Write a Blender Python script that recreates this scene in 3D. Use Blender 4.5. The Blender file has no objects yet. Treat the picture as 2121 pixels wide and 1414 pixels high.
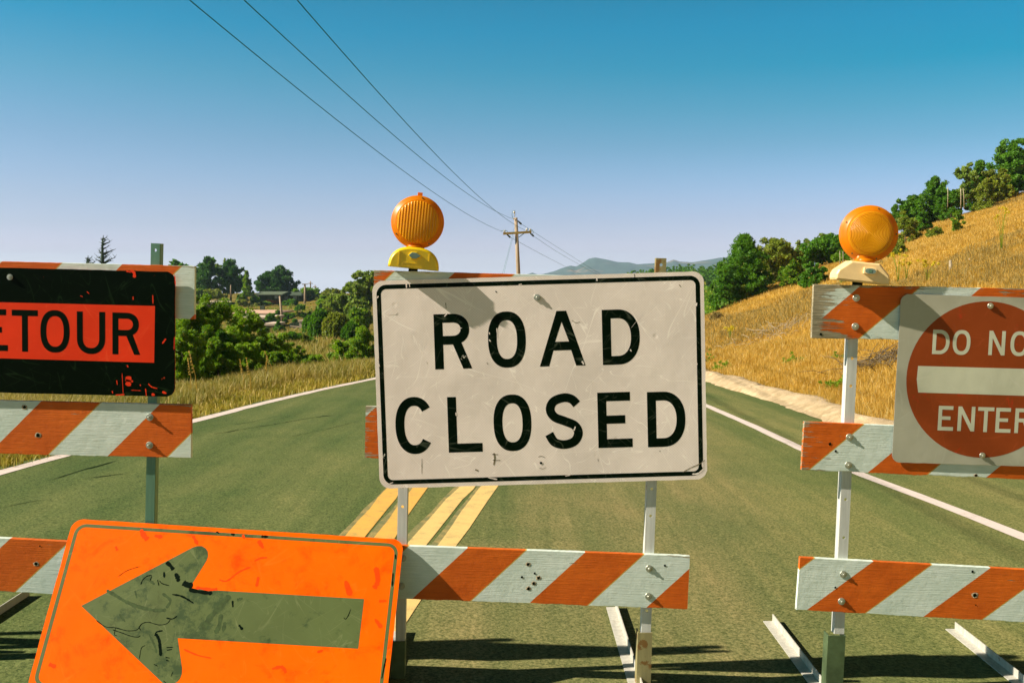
import bpy, math, random
import numpy as np
from mathutils import Vector, Matrix
from mathutils.geometry import tessellate_polygon
R = math.radians
scene = bpy.context.scene
COL = scene.collection

# ------------------------------------------------------------------ camera
F = 2062.0                      # focal length in photograph pixels (35 mm on 36 mm)
PITCH = R(3.66)
CAMZ = 1.53
cam_d = bpy.data.cameras.new('camera'); cam_d.lens = 35; cam_d.sensor_width = 36
cam_d.clip_start = 0.05; cam_d.clip_end = 20000
cam = bpy.data.objects.new('camera', cam_d); COL.objects.link(cam)
cam.location = (0, 0, CAMZ); cam.rotation_euler = (R(90) - PITCH, 0, 0)
scene.camera = cam

# ------------------------------------------------------------------ light
SUN = Vector((5.72, 1.12, -4.4)).normalized()          # direction the light travels
SUN_EL = math.asin(-SUN.z)
world = bpy.data.worlds.new('World'); scene.world = world; world.use_nodes = True
wn = world.node_tree; wn.nodes.clear()
wo = wn.nodes.new('ShaderNodeOutputWorld'); bg = wn.nodes.new('ShaderNodeBackground')
sky = wn.nodes.new('ShaderNodeTexSky'); sky.sky_type = 'NISHITA'; sky.sun_disc = False
sky.sun_elevation = SUN_EL; sky.sun_rotation = math.atan2(-SUN.x, -SUN.y)
sky.air_density = 1.0; sky.dust_density = 1.0; sky.ozone_density = 1.0
bg.inputs['Strength'].default_value = 0.1
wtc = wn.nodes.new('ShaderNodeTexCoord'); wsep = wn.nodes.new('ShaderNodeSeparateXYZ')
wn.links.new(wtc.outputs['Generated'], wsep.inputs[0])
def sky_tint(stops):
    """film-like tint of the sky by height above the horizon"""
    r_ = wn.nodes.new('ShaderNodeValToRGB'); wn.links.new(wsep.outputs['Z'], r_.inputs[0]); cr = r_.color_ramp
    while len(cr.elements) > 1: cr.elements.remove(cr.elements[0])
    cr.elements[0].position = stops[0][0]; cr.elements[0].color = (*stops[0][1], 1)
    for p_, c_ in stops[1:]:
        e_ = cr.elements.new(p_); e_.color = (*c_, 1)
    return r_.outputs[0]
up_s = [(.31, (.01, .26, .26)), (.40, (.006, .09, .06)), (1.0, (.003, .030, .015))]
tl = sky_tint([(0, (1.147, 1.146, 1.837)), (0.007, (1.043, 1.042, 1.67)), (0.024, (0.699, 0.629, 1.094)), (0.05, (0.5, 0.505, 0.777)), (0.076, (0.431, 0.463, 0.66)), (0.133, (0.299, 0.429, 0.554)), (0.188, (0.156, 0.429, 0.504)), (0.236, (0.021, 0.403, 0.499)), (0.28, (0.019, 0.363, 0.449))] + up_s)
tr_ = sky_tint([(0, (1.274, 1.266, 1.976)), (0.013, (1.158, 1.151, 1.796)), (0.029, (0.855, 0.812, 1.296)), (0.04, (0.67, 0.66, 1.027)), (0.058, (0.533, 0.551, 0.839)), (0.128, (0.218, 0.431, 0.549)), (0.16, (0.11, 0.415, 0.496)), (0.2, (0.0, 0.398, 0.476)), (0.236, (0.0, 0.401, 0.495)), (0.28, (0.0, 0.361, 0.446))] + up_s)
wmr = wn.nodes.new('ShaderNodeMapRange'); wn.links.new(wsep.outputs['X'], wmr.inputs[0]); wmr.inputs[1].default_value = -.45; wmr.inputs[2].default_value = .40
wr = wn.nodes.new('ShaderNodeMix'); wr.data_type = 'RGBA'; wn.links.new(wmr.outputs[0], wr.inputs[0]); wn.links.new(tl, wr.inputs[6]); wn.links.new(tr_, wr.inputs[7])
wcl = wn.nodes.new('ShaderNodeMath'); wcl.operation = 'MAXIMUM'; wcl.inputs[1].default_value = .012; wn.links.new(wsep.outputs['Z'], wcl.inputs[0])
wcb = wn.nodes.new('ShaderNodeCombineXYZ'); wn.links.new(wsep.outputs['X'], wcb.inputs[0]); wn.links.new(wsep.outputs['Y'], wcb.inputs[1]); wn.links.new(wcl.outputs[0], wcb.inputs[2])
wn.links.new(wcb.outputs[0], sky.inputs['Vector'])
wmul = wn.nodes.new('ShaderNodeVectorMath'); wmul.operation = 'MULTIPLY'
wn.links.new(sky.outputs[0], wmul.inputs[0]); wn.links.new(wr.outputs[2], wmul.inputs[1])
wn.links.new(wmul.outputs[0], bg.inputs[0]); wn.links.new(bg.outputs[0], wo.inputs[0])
sd = bpy.data.lights.new('sun', 'SUN'); sd.energy = 4.6; sd.angle = R(0.5); sd.color = (1.0, 0.88, 0.75)
so = bpy.data.objects.new('sun', sd); COL.objects.link(so)
so.rotation_euler = SUN.to_track_quat('-Z', 'Y').to_euler(); so.location = (-20, -5, 20)
scene.view_settings.view_transform = 'Standard'; scene.view_settings.look = 'None'
scene.view_settings.exposure = 1.15; scene.view_settings.gamma = 1.0
scene.view_settings.use_curve_mapping = False

# ------------------------------------------------------------------ pixel rays
FW = Vector((0, math.cos(PITCH), -math.sin(PITCH))); UP = Vector((0, math.sin(PITCH), math.cos(PITCH)))
CAM = Vector((0, 0, CAMZ))
def ray(px, py): return FW + Vector((1, 0, 0)) * ((px - 1060.5) / F) - UP * ((py - 707.0) / F)
def P(px, py, Y):
    d = ray(px, py); return CAM + d * (Y / d.y)

# ------------------------------------------------------------------ terrain height
def sstep(t): t = np.clip(t, 0, 1); return t * t * (3 - 2 * t)
def hnoise(x, y):
    return (np.sin(x * 1.7 + 1.3 * np.sin(y * .9)) * np.cos(y * 1.3 + .8 * np.sin(x * .7)) * .5
            + np.sin(x * .53 + y * .31 + 2) * .5)
def road_z(x, y):
    xx = np.clip(x, -7, 5.5); yy = np.asarray(y, float)
    s = np.where(yy < 4, 0, np.where(yy < 8, .0045 * (yy - 4) ** 2, .072 + .036 * (yy - 8)))
    s = np.where(yy > 60, .072 + .036 * 52 + .012 * (np.minimum(yy, 160) - 60), s)
    return -.036 * xx - s
def H(x, y):
    x = np.asarray(x, float); y = np.asarray(y, float)
    z = road_z(x, y)
    # right hill
    t = np.maximum(0, x - 4.45 - .6 * np.clip((11 - y) / 2.5, 0, 1))
    yc = np.interp(x, [4.5, 9, 13.1, 18, 23.6, 30.4, 60], [38, 44, 50, 56, 60, 60, 62])
    hill = .33 * t * sstep(t / 1.6 + .25) + .10 * hnoise(x * .9, y * .8) * sstep(t / 2.5) + .035 * hnoise(x * 3.1, y * 2.7) * sstep(t / 1.0)
    zr = z + hill
    drop = np.maximum(0, y - yc)
    zr = zr - np.where(drop < 4, .09 * drop ** 2 / 2, .72 + .42 * (drop - 4))
    # left valley
    zl = np.interp(y, [-50, 8, 16, 25, 45, 80, 100, 112, 130, 150, 160, 170, 185, 200, 260, 600, 3000, 9000],
                   [.25, .12, -.45, -1.2, -1.75, -3.25, -3.4, -3.3, -2.9, -2.35, -2.0, -1.6, -1.3, -1.6, -6, -20, -60, -150])
    zl = zl + .05 * hnoise(x * 1.1, y * .9) * sstep((y - 8) / 8)
    z0 = z + .05
    edge = np.interp(y, [0, 8, 12, 20, 40, 60], [-5.1, -4.75, -4.4, -3.3, 0.0, 4.0])
    wl = sstep((edge - x) / 3.0)
    base = z * (1 - wl) + np.minimum(zl, z + .3) * wl
    far = sstep((y - 62) / 25)
    base = base * (1 - far) + zl * far
    zr = np.maximum(zr, np.interp(y, [0, 60, 110, 250, 600, 3000], [-5, -5, -6, -8, -14, -30]))
    wr_ = np.where(x > 4.45, 1.0, 0.0)
    out = np.where(x > 4.45, zr, base)
    farx = sstep((y - 75) / 40)
    out = out * (1 - farx) + zl * farx
    out = out + 8.0 * np.exp(-(((x - 52) / 34) ** 2 + ((y - 300) / 60) ** 2)) + 8.0 * np.exp(-(((x - 120) / 40) ** 2 + ((y - 300) / 60) ** 2))
    return out
def on_ground(px, py, lift=0.0, hf=None):
    hf = hf or (lambda x, y: float(road_z(x, y)))
    d = ray(px, py); lo, hi = 1.0, 80.0
    for _ in range(50):
        m = (lo + hi) / 2; q = CAM + d * (m / d.y)
        if q.z > hf(q.x, q.y) + lift: lo = m
        else: hi = m
    return CAM + d * (lo / d.y)

# ------------------------------------------------------------------ materials
class NB:
    def __init__(s, name):
        s.m = bpy.data.materials.new(name); s.m.use_nodes = True
        s.t = s.m.node_tree; s.t.nodes.clear()
        s.out = s.t.nodes.new('ShaderNodeOutputMaterial')
    def n(s, ty, **kw):
        nd = s.t.nodes.new('ShaderNode' + ty)
        for k, v in kw.items(): setattr(nd, k, v)
        return nd
    def put(s, sock, v):
        if isinstance(v, bpy.types.NodeSocket): s.t.links.new(v, sock)
        elif v is not None:
            if isinstance(v, (tuple, list)) and len(v) == 3 and sock.type == 'RGBA': v = (*v, 1)
            sock.default_value = v
    def coord(s, kind='Object', scale=(1, 1, 1), rot=(0, 0, 0), loc=(0, 0, 0)):
        tc = s.n('TexCoord'); mp = s.n('Mapping'); s.t.links.new(tc.outputs[kind], mp.inputs[0])
        mp.inputs['Scale'].default_value = scale; mp.inputs['Rotation'].default_value = rot; mp.inputs['Location'].default_value = loc
        return mp.outputs[0]
    def noise(s, vec, scale, detail=4, rough=.55, dist=0):
        nd = s.n('TexNoise'); s.put(nd.inputs['Vector'], vec)
        nd.inputs['Scale'].default_value = scale; nd.inputs['Detail'].default_value = detail
        nd.inputs['Roughness'].default_value = rough; nd.inputs['Distortion'].default_value = dist
        return nd.outputs['Fac']
    def vor(s, vec, scale, feature='F1', out='Distance'):
        nd = s.n('TexVoronoi', feature=feature); s.put(nd.inputs['Vector'], vec); nd.inputs['Scale'].default_value = scale
        return nd.outputs[out]
    def ramp(s, fac, a, b, ca=0.0, cb=1.0):
        nd = s.n('MapRange'); nd.interpolation_type = 'LINEAR'; s.put(nd.inputs[0], fac)
        nd.inputs[1].default_value = a; nd.inputs[2].default_value = b
        s.put(nd.inputs[3], ca); s.put(nd.inputs[4], cb); return nd.outputs[0]
    def mix(s, f, a, b):
        nd = s.n('Mix', data_type='RGBA'); s.put(nd.inputs[0], f); s.put(nd.inputs[6], a); s.put(nd.inputs[7], b); return nd.outputs[2]
    def mult(s, f, a, b):
        nd = s.n('Mix', data_type='RGBA', blend_type='MULTIPLY'); s.put(nd.inputs[0], f); s.put(nd.inputs[6], a); s.put(nd.inputs[7], b); return nd.outputs[2]
    def math(s, op, a, b=None, c=None):
        nd = s.n('Math', operation=op); s.put(nd.inputs[0], a)
        if b is not None: s.put(nd.inputs[1], b)
        if c is not None: s.put(nd.inputs[2], c)
        return nd.outputs[0]
    def bump(s, h, strength=.3, dist=.01):
        nd = s.n('Bump'); s.put(nd.inputs['Height'], h); nd.inputs['Strength'].default_value = strength
        nd.inputs['Distance'].default_value = dist; return nd.outputs[0]
    def bsdf(s, col, rough=.8, metal=0, spec=.3, normal=None, **kw):
        b = s.n('BsdfPrincipled'); s.put(b.inputs['Base Color'], col); s.put(b.inputs['Roughness'], rough)
        s.put(b.inputs['Metallic'], metal); s.put(b.inputs['Specular IOR Level'], spec)
        if normal is not None: s.put(b.inputs['Normal'], normal)
        for k, v in kw.items(): s.put(b.inputs[k.replace('_', ' ')], v)
        return b.outputs[0]
    def fin(s, sh): s.t.links.new(sh, s.out.inputs[0]); return s.m
M = {}

def m_plain(key, col, var=.25, scale=6, rough=.7, metal=0, spec=.3, bump=.0):
    b = NB(key); v = b.coord()
    n = b.noise(v, scale, 5, .6)
    c = b.mix(b.ramp(n, .3, .7), tuple(x * (1 - var) for x in col), tuple(min(1, x * (1 + var)) for x in col))
    M[key] = b.fin(b.bsdf(c, rough, metal, spec, b.bump(n, bump, .005) if bump else None))

# asphalt
b = NB('asphalt'); v = b.coord()
sp = b.noise(v, 66, 3, .85); sp2 = b.noise(v, 30, 3, .65); mid = b.noise(v, 2.2, 5, .65)
lane = b.coord(scale=(1, .035, 1), rot=(0, 0, R(7))); big = b.noise(lane, 1.6, 3, .5); thin = b.noise(lane, 13, 3, .6); blot = b.noise(b.coord(scale=(1, .45, 1)), .9, 5, .6, .8)
c = b.mix(b.ramp(sp, .36, .64), (.068, .080, .026), (.280, .248, .118))
c = b.mult(.7, c, b.mix(b.ramp(sp2, .3, .7), (.74, .78, .72), (1.16, 1.14, 1.1)))
c = b.mult(1.0, c, b.mix(b.ramp(big, .36, .64), (.70, .82, .72), (1.20, 1.12, 1.12)))
c = b.mult(.8, c, b.mix(b.ramp(thin, .35, .65), (.88, .92, .88), (1.10, 1.07, 1.08)))
c = b.mult(.9, c, b.mix(b.ramp(blot, .38, .62), (.80, .90, .80), (1.14, 1.08, 1.06)))
c = b.mult(.6, c, b.mix(b.ramp(mid, .35, .7), (.84, .9, .84), (1.12, 1.08, 1.05)))
sxr = b.n('SeparateXYZ'); b.put(sxr.inputs[0], v); old = b.ramp(b.math('ADD', sxr.outputs[0], b.math('MULTIPLY', sxr.outputs[1], -.12)), -1.15, -.65)
c = b.mult(1.0, c, b.mix(old, (.58, .76, .60), (1.05, 1.0, 1.0)))
farl = b.ramp(b.math('ADD', b.math('ADD', sxr.outputs[0], b.math('MULTIPLY', sxr.outputs[1], -.12)), b.math('MULTIPLY', blot, .8)), .9, 1.7)
c = b.mult(1.0, c, b.mix(farl, (1, 1, 1), (.76, .90, .74)))          # the left lane is older, darker asphalt
oil = b.noise(b.coord(loc=(3, 1, 0)), 1.3, 6, .7); c = b.mix(b.ramp(oil, .66, .74, 0, .35), c, (.05, .08, .025))
fl = b.vor(v, 60); c = b.mix(b.ramp(fl, .05, .10, .8, 0.), c, (.58, .46, .24))
dk = b.vor(b.coord(loc=(5, 2, 0)), 48); c = b.mix(b.ramp(dk, .06, .11, .6, 0.), c, (.03, .06, .015))
M['asphalt'] = b.fin(b.bsdf(c, .92, 0, .12, b.bump(b.math('ADD', sp, b.math('MULTIPLY', sp2, .4)), .5, .005)))
# markings
def m_paint(key, col, worn, thr=(.40, .52)):
    b = NB(key); v = b.coord(); n = b.noise(v, 9, 6, .7); sp = b.noise(v, 240, 2, .7)
    c = b.mix(b.ramp(b.math('ADD', b.math('MULTIPLY', n, .55), b.math('MULTIPLY', sp, .45)), thr[0], thr[1]), worn, col)
    M[key] = b.fin(b.bsdf(c, .8, 0, .2, b.bump(sp, .4, .004)))
m_paint('paint_white', (.60, .52, .47), (.30, .27, .20), (.34, .46))
m_paint('paint_yellow', (.66, .37, .075), (.36, .27, .085), (.38, .5))
m_paint('paint_yellow_pale', (.66, .46, .16), (.38, .30, .12), (.38, .5))
m_paint('paint_yellow_old', (.42, .30, .10), (.14, .15, .06), (.46, .62))
m_plain('crack', (.010, .024, .006), .3, 20, 1, 0, .05)
# berm of pale dirt and broken asphalt
b = NB('berm'); v = b.coord(); n = b.noise(v, 4, 6, .65); s_ = b.noise(v, 60, 4, .7)
c = b.mix(b.ramp(n, .35, .65), (.36, .28, .16), (.60, .47, .30)); c = b.mult(.7, c, b.mix(b.ramp(s_, .3, .7), (.6, .6, .55), (1.15, 1.1, 1.05)))
M['berm'] = b.fin(b.bsdf(c, 1, 0, .1, b.bump(b.math('ADD', n, s_), .8, .02)))
# terrain: dry golden grass, greener to the left
b = NB('ground'); v = b.coord(); n = b.noise(v, .35, 5, .6); n2 = b.noise(v, 2.5, 5, .7); n3 = b.noise(b.coord(scale=(1, .4, 1)), 22, 4, .7)
gold = b.mix(b.ramp(n2, .3, .7), (.38, .220, .022), (.56, .37, .075))
green = b.mix(b.ramp(n2, .3, .7), (.07, .09, .012), (.20, .15, .035))
tc = b.n('TexCoord'); sx = b.n('SeparateXYZ'); b.t.links.new(tc.outputs['Object'], sx.inputs[0])
side = b.ramp(b.math('ADD', sx.outputs[0], b.math('MULTIPLY', n, 8.0)), 1.0, 9.0)
c = b.mix(side, b.mix(b.ramp(n, .42, .60), green, b.mix(.72, gold, green)), gold)
c = b.mix(b.ramp(b.noise(v, .9, 4, .6), .58, .70, 0, .6), c, (.22, .18, .07))
c = b.mult(.85, c, b.mix(b.ramp(n3, .3, .7), (.5, .52, .45), (1.2, 1.15, 1.1)))
M['ground'] = b.fin(b.bsdf(c, 1, 0, .05, b.bump(b.math('ADD', n3, n2), .7, .06)))
b = NB('far_hill'); v = b.coord(); n = b.noise(v, .0022, 6, .55, .5); n2 = b.noise(v, .02, 5, .7)
c = b.mix(b.ramp(n, .56, .60), b.mix(b.ramp(n2, .3, .7), (.018, .040, .032), (.050, .085, .060)), b.mix(b.ramp(n2, .3, .7), (.34, .20, .12), (.52, .33, .22)))
M['far_hill'] = b.fin(b.bsdf(c, 1, 0, .0))

# foliage
def m_leaf(key, lo, hi, yel=None, yf=0.0, trans=.3, clump=1.3):
    b = NB(key); g = b.n('NewGeometry'); rnd = g.outputs['Random Per Island']
    n = b.noise(b.coord(), clump, 3, .6)
    f = b.math('ADD', b.math('MULTIPLY', rnd, .45), b.math('MULTIPLY', b.ramp(n, .35, .65), .55))
    c = b.mix(f, lo, hi)
    if yel: c = b.mix(b.math('GREATER_THAN', rnd, 1 - yf), c, yel)
    d = b.bsdf(c, .55, 0, .25); tr = b.n('BsdfTranslucent'); b.put(tr.inputs[0], b.mix(.4, c, (hi[0] * 1.5, hi[1] * 1.5, hi[2])))
    mx = b.n('MixShader'); mx.inputs[0].default_value = min(.5, trans * 1.35); b.t.links.new(d, mx.inputs[1]); b.t.links.new(tr.outputs[0], mx.inputs[2])
    M[key] = b.fin(mx.outputs[0])
m_leaf('leaf_pine', (.012, .065, .006), (.060, .175, .012), trans=.2)
m_leaf('leaf_dark', (.025, .11, .004), (.125, .29, .010), (.20, .25, .03), .03, .28)
m_leaf('leaf_mid', (.030, .115, .004), (.21, .37, .012), (.38, .36, .04), .08, .32)
m_leaf('leaf_olive', (.08, .14, .008), (.28, .33, .022), (.24, .20, .06), .08, .25)
m_leaf('leaf_euc', (.07, .16, .012), (.27, .36, .045), (.25, .26, .12), .08, .25)
m_leaf('leaf_bright', (.055, .17, .005), (.29, .45, .012), (.32, .30, .05), .08, .3)
m_leaf('leaf_dry', (.17, .13, .035), (.40, .31, .10), trans=.25)
m_leaf('grass_gold', (.40, .24, .022), (.66, .46, .11), (.66, .52, .20), .12, .3, .5)
m_leaf('grass_mixed', (.09, .15, .014), (.46, .34, .075), (.62, .50, .22), .10, .3, .8)
m_leaf('grass_green', (.14, .17, .012), (.46, .36, .05), (.55, .42, .12), .2, .3, 1.6)
m_leaf('flower_yellow', (.45, .38, .02), (.70, .58, .03), trans=.3)
m_plain('bark', (.13, .10, .06), .4, 9, .95, bump=.4)
m_plain('bark_pale', (.32, .28, .18), .35, 9, .9, bump=.3)
m_plain('bark_dead', (.035, .06, .03), .4, 9, .95)
m_plain('stick', (.34, .28, .18), .4, 9, .95)
# pole wood
b = NB('pole_wood'); n = b.noise(b.coord(scale=(12, 12, .8)), 1.5, 5, .7)
M['pole_wood'] = b.fin(b.bsdf(b.mix(b.ramp(n, .3, .7), (.20, .15, .09), (.42, .33, .23)), .9, 0, .1, b.bump(n, .5, .02)))
m_plain('arm_wood', (.26, .18, .04), .3, 5, .9)
m_plain('insulator', (.55, .55, .5), .15, 5, .3)
m_plain('wire', (.004, .12, .09), .1, 1, .7)
m_plain('wire_thin', (.06, .18, .16), .1, 1, .8)

# painted boards: orange and white diagonals over weathered wood
def m_board(key, peel, rust=.5):
    b = NB(key); tc = b.n('TexCoord'); v = tc.outputs['Object']; sx = b.n('SeparateXYZ'); b.t.links.new(v, sx.inputs[0])
    def at(nm):
        a = b.n('Attribute', attribute_type='OBJECT', attribute_name=nm); return a.outputs['Fac']
    grain = b.noise(b.coord(scale=(3, 30, 60)), 1.6, 6, .7, .3); fine = b.noise(b.coord(scale=(4, 40, 110)), 2.2, 4, .65)
    blot = b.noise(v, 7, 5, .6)
    wob = b.math('MULTIPLY', b.math('SUBTRACT', b.noise(v, 40, 2), .5), .003)
    u = b.math('SUBTRACT', b.math('ADD', sx.outputs[0], wob), at('phase')); u = b.math('SUBTRACT', u, b.math('MULTIPLY', sx.outputs[2], at('slant')))
    fr = b.math('MODULO', b.math('ADD', b.math('DIVIDE', u, at('period')), 20.0), 1.0)
    isor = b.math('LESS_THAN', fr, .5)
    edge = b.math('LESS_THAN', b.math('ABSOLUTE', b.math('SUBTRACT', fr, .5)), .006)
    white = b.mix(b.ramp(blot, .3, .7), (.52, .62, .53), (.66, .74, .66)); white = b.mult(.5, white, b.mix(b.ramp(fine, .3, .6), (.72, .74, .70), (1.06, 1.06, 1.06)))
    orange = b.mix(b.ramp(blot, .3, .7), (.50, .092, .008), (.64, .135, .012)); orange = b.mult(.5, orange, b.mix(b.ramp(fine, .3, .6), (.66, .66, .6), (1.1, 1.1, 1.1)))
    c = b.mix(isor, white, orange); c = b.mix(edge, c, (.50, .36, .08))
    # grime spots
    c = b.mix(b.ramp(b.noise(v, 14, 6, .75), .66, .74, 0, .55), c, (.10, .13, .05))
    # peeling, strongest at ends and lower edge
    ends = b.math('MINIMUM', sx.outputs[0], b.math('SUBTRACT', at('length'), sx.outputs[0]))
    wend = b.ramp(ends, .0, .16, .16, 0.); wlow = b.ramp(b.math('ABSOLUTE', b.math('ADD', sx.outputs[2], b.math('MULTIPLY', at('height'), .5))), .065, .1, 0., .10)
    pf = b.math('ADD', b.math('ADD', grain, b.math('MULTIPLY', b.math('SUBTRACT', blot, .5), .5)), b.math('MULTIPLY', b.math('ADD', wend, wlow), peel))
    wood = b.mix(b.ramp(fine, .3, .7), (.10, .095, .045), (.48, .42, .28))
    pm = b.ramp(pf, .735, .755)
    rim = b.math('MULTIPLY', b.ramp(pf, .715, .735), b.math('SUBTRACT', 1.0, pm))
    c = b.mix(b.math('MULTIPLY', rim, .6), c, (.05, .06, .02)); c = b.mix(pm, c, wood)
    hgt = b.math('SUBTRACT', b.math('MULTIPLY', fine, .45), b.math('MULTIPLY', pm, .5)); hgt = b.math('ADD', hgt, b.math('MULTIPLY', b.noise(v, 26, 4, .6), .5))
    M[key] = b.fin(b.bsdf(c, .6, 0, .15, b.bump(hgt, .6, .005)))
m_board('board_paint', .55); m_board('board_worn', 1.3); m_board('board_rotten', 2.3)
m_plain('board_back', (.45, .40, .32), .3, 9, .9)

# sign faces
def scratches(b, v, seed, thr=.0055):
    o = None
    for i, (ang, sc) in enumerate([(20, 3.1), (-40, 2.4), (75, 3.7), (5, 5.0), (-68, 4.1), (48, 2.0)]):
        m0 = b.n('Mapping'); b.put(m0.inputs[0], v); m0.inputs['Rotation'].default_value = (0, R(ang + seed * 17), 0); m = b.n('Mapping'); b.t.links.new(m0.outputs[0], m.inputs[0]); m.inputs['Scale'].default_value = (sc * 2.4, 1, sc * .35); m.inputs['Location'].default_value = (seed * 3.1 + i, 0, i * 2.7)
        nz = b.noise(m.outputs[0], 1.6, 2, .5, .35)
        line = b.ramp(b.math('ABSOLUTE', b.math('SUBTRACT', nz, .5)), 0., thr, 1., 0.)
        gate = b.ramp(b.noise(m.outputs[0], 3.5, 2), .50, .60)
        line = b.math('MULTIPLY', line, gate); o = line if o is None else b.math('MAXIMUM', o, line)
    return o
def m_sign(key, base, dirt=(.12, .13, .06), scr=(.75, .72, .62), scr_f=.5, dirt_f=.5, chips=None, seed=0, rough=.45, mesh=True, stain=None, dthr=.62, spec=.12, gate=None, st=(.60, .68)):
    b = NB(key); tc = b.n('TexCoord'); v = tc.outputs['Object']
    blot = b.noise(v, 3.2, 5, .6); c = b.mix(b.ramp(blot, .3, .7), tuple(x * .88 for x in base), tuple(min(1, x * 1.08) for x in base))
    if mesh:
        w1 = b.n('TexWave', wave_type='BANDS', bands_direction='DIAGONAL'); b.put(w1.inputs['Vector'], b.coord(scale=(1, 0, 1))); w1.inputs['Scale'].default_value = 62
        w2 = b.n('TexWave', wave_type='BANDS', bands_direction='DIAGONAL'); b.put(w2.inputs['Vector'], b.coord(scale=(-1, 0, 1))); w2.inputs['Scale'].default_value = 62
        c = b.mult(.5, c, b.mix(b.math('MULTIPLY', w1.outputs[1], w2.outputs[1]), (1.08, 1.08, 1.08), (.80, .78, .74)))
    if stain: c = b.mix(b.ramp(b.noise(b.coord(scale=(1, 1, 1), loc=(seed, 0, 0)), 7, 6, .7, .6), st[0], st[1], 0, .8), c, stain)
    c = b.mix(b.math('MULTIPLY', scratches(b, v, seed), scr_f), c, scr)
    sm = b.noise(v, 11, 7, .75)
    if gate:
        gx_ = b.n('SeparateXYZ'); b.put(gx_.inputs[0], v)
        for g0, gw, ga in gate: sm = b.math('ADD', sm, b.ramp(b.math('ABSOLUTE', b.math('SUBTRACT', gx_.outputs[0], g0)), 0., gw, ga, 0.))
    sm = b.math('MULTIPLY', sm, 1.0); c = b.mix(b.ramp(sm, dthr, dthr + .1, 0, dirt_f), c, dirt)
    if chips:
        ch = b.noise(b.coord(loc=(seed * 2.3, 0, 1)), 22, 6, .7); g = b.noise(v, 2.5, 2)
        c = b.mix(b.ramp(b.math('ADD', ch, b.math('MULTIPLY', g, .35)), .86, .87), c, chips)
    dent = b.noise(v, 5, 3, .5); vd = b.vor(v, 6); hgt = b.math('ADD', b.math('MULTIPLY', dent, 1.0), b.math('MULTIPLY', b.ramp(vd, 0., .07), .25))
    M[key] = b.fin(b.bsdf(c, rough, 0, spec, b.bump(hgt, .25, .012)))
m_sign('sign_white', (.80, .715, .635), scr=(1.0, .93, .82), scr_f=.75, seed=1, dthr=.66, dirt_f=.6)
m_sign('sign_black', (.0008, .006, .0015), dirt=(.02, .04, .015), spec=.04, scr=(.20, .24, .16), scr_f=.22, chips=(.5, .48, .4), seed=2, mesh=False)
m_sign('detour_black', (.0012, .005, .001), spec=.05, dirt=(.02, .04, .015), scr=(.04, .09, .03), scr_f=.22, chips=(.55, .05, .01), seed=3, mesh=False, rough=.35)
m_sign('detour_red', (.80, .042, .006), dirt=(.35, .02, .004), scr=(.9, .16, .04), scr_f=.25, dirt_f=.3, seed=4, mesh=False)
m_sign('arrow_orange', (.96, .122, .0), spec=.05, dirt=(.62, .04, .001), scr=(.96, .22, .02), scr_f=.2, dirt_f=.45, stain=(.86, .045, .0), seed=5, mesh=False, dthr=.56, st=(.53, .70))
m_sign('arrow_olive', (.088, .120, .036), spec=.25, dirt=(.010, .035, .010), scr=(.25, .28, .12), scr_f=.3, dirt_f=.65, stain=(.055, .075, .022), seed=6, mesh=False, dthr=.57, gate=[(.54, .17, .15), (.27, .14, .07)])
m_sign('dne_white', (.40, .40, .30), dirt=(.30, .30, .18), scr=(.6, .62, .5), scr_f=.2, seed=7, mesh=False, dthr=.68)
m_sign('dne_red', (.27, .052, .010), dirt=(.20, .02, .005), scr=(.55, .10, .04), scr_f=.2, dirt_f=.4, stain=(.55, .03, .012), seed=8, mesh=False, dthr=.66)
m_sign('dne_text', (.55, .57, .42), scr_f=.15, dirt_f=.3, seed=9, mesh=False, dthr=.7)
m_plain('marker_black', (.0008, .006, .0015), .2, 9, .7, 0, .04)
m_plain('smudge', (.045, .072, .022), .35, 60, .7, 0, .15)
m_plain('red_stain', (.80, .055, .001), .12, 50, .6, 0, .05)
m_plain('grime', (.20, .17, .10), .35, 30, .8, 0, .05)
m_plain('aluminium', (.50, .50, .46), .15, 20, .45, .7)
# steel
def m_steel(key, col, rustf, rough=.45, metal=.7):
    b = NB(key); v = b.coord(); n = b.noise(v, 18, 6, .7); g = b.noise(b.coord(scale=(30, 30, 2)), 1.5, 4, .6)
    c = b.mix(b.ramp(g, .3, .7), tuple(x * .8 for x in col), tuple(min(1, x * 1.15) for x in col))
    c = b.mix(b.ramp(n, .72 - rustf, .76 - rustf, 0, .9), c, (.20, .095, .02))
    M[key] = b.fin(b.bsdf(c, rough, metal, .4, b.bump(n, .25, .002)))
m_steel('steel', (.13, .26, .17), .0, .45, .5)
m_steel('steel_white', (.55, .57, .52), .06, .6, .1)
m_steel('steel_rusty', (.30, .27, .12), .18, .6, .3)
m_steel('bolt_steel', (.40, .42, .34), .06, .4, .7)
m_steel('foot_white', (.46, .45, .38), .07, .6, .1)
m_plain('sleeve_green', (.10, .15, .07), .35, 12, .5, .5)
m_plain('black_rubber', (.004, .010, .005), .2, 9, .8, 0, .1)

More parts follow.
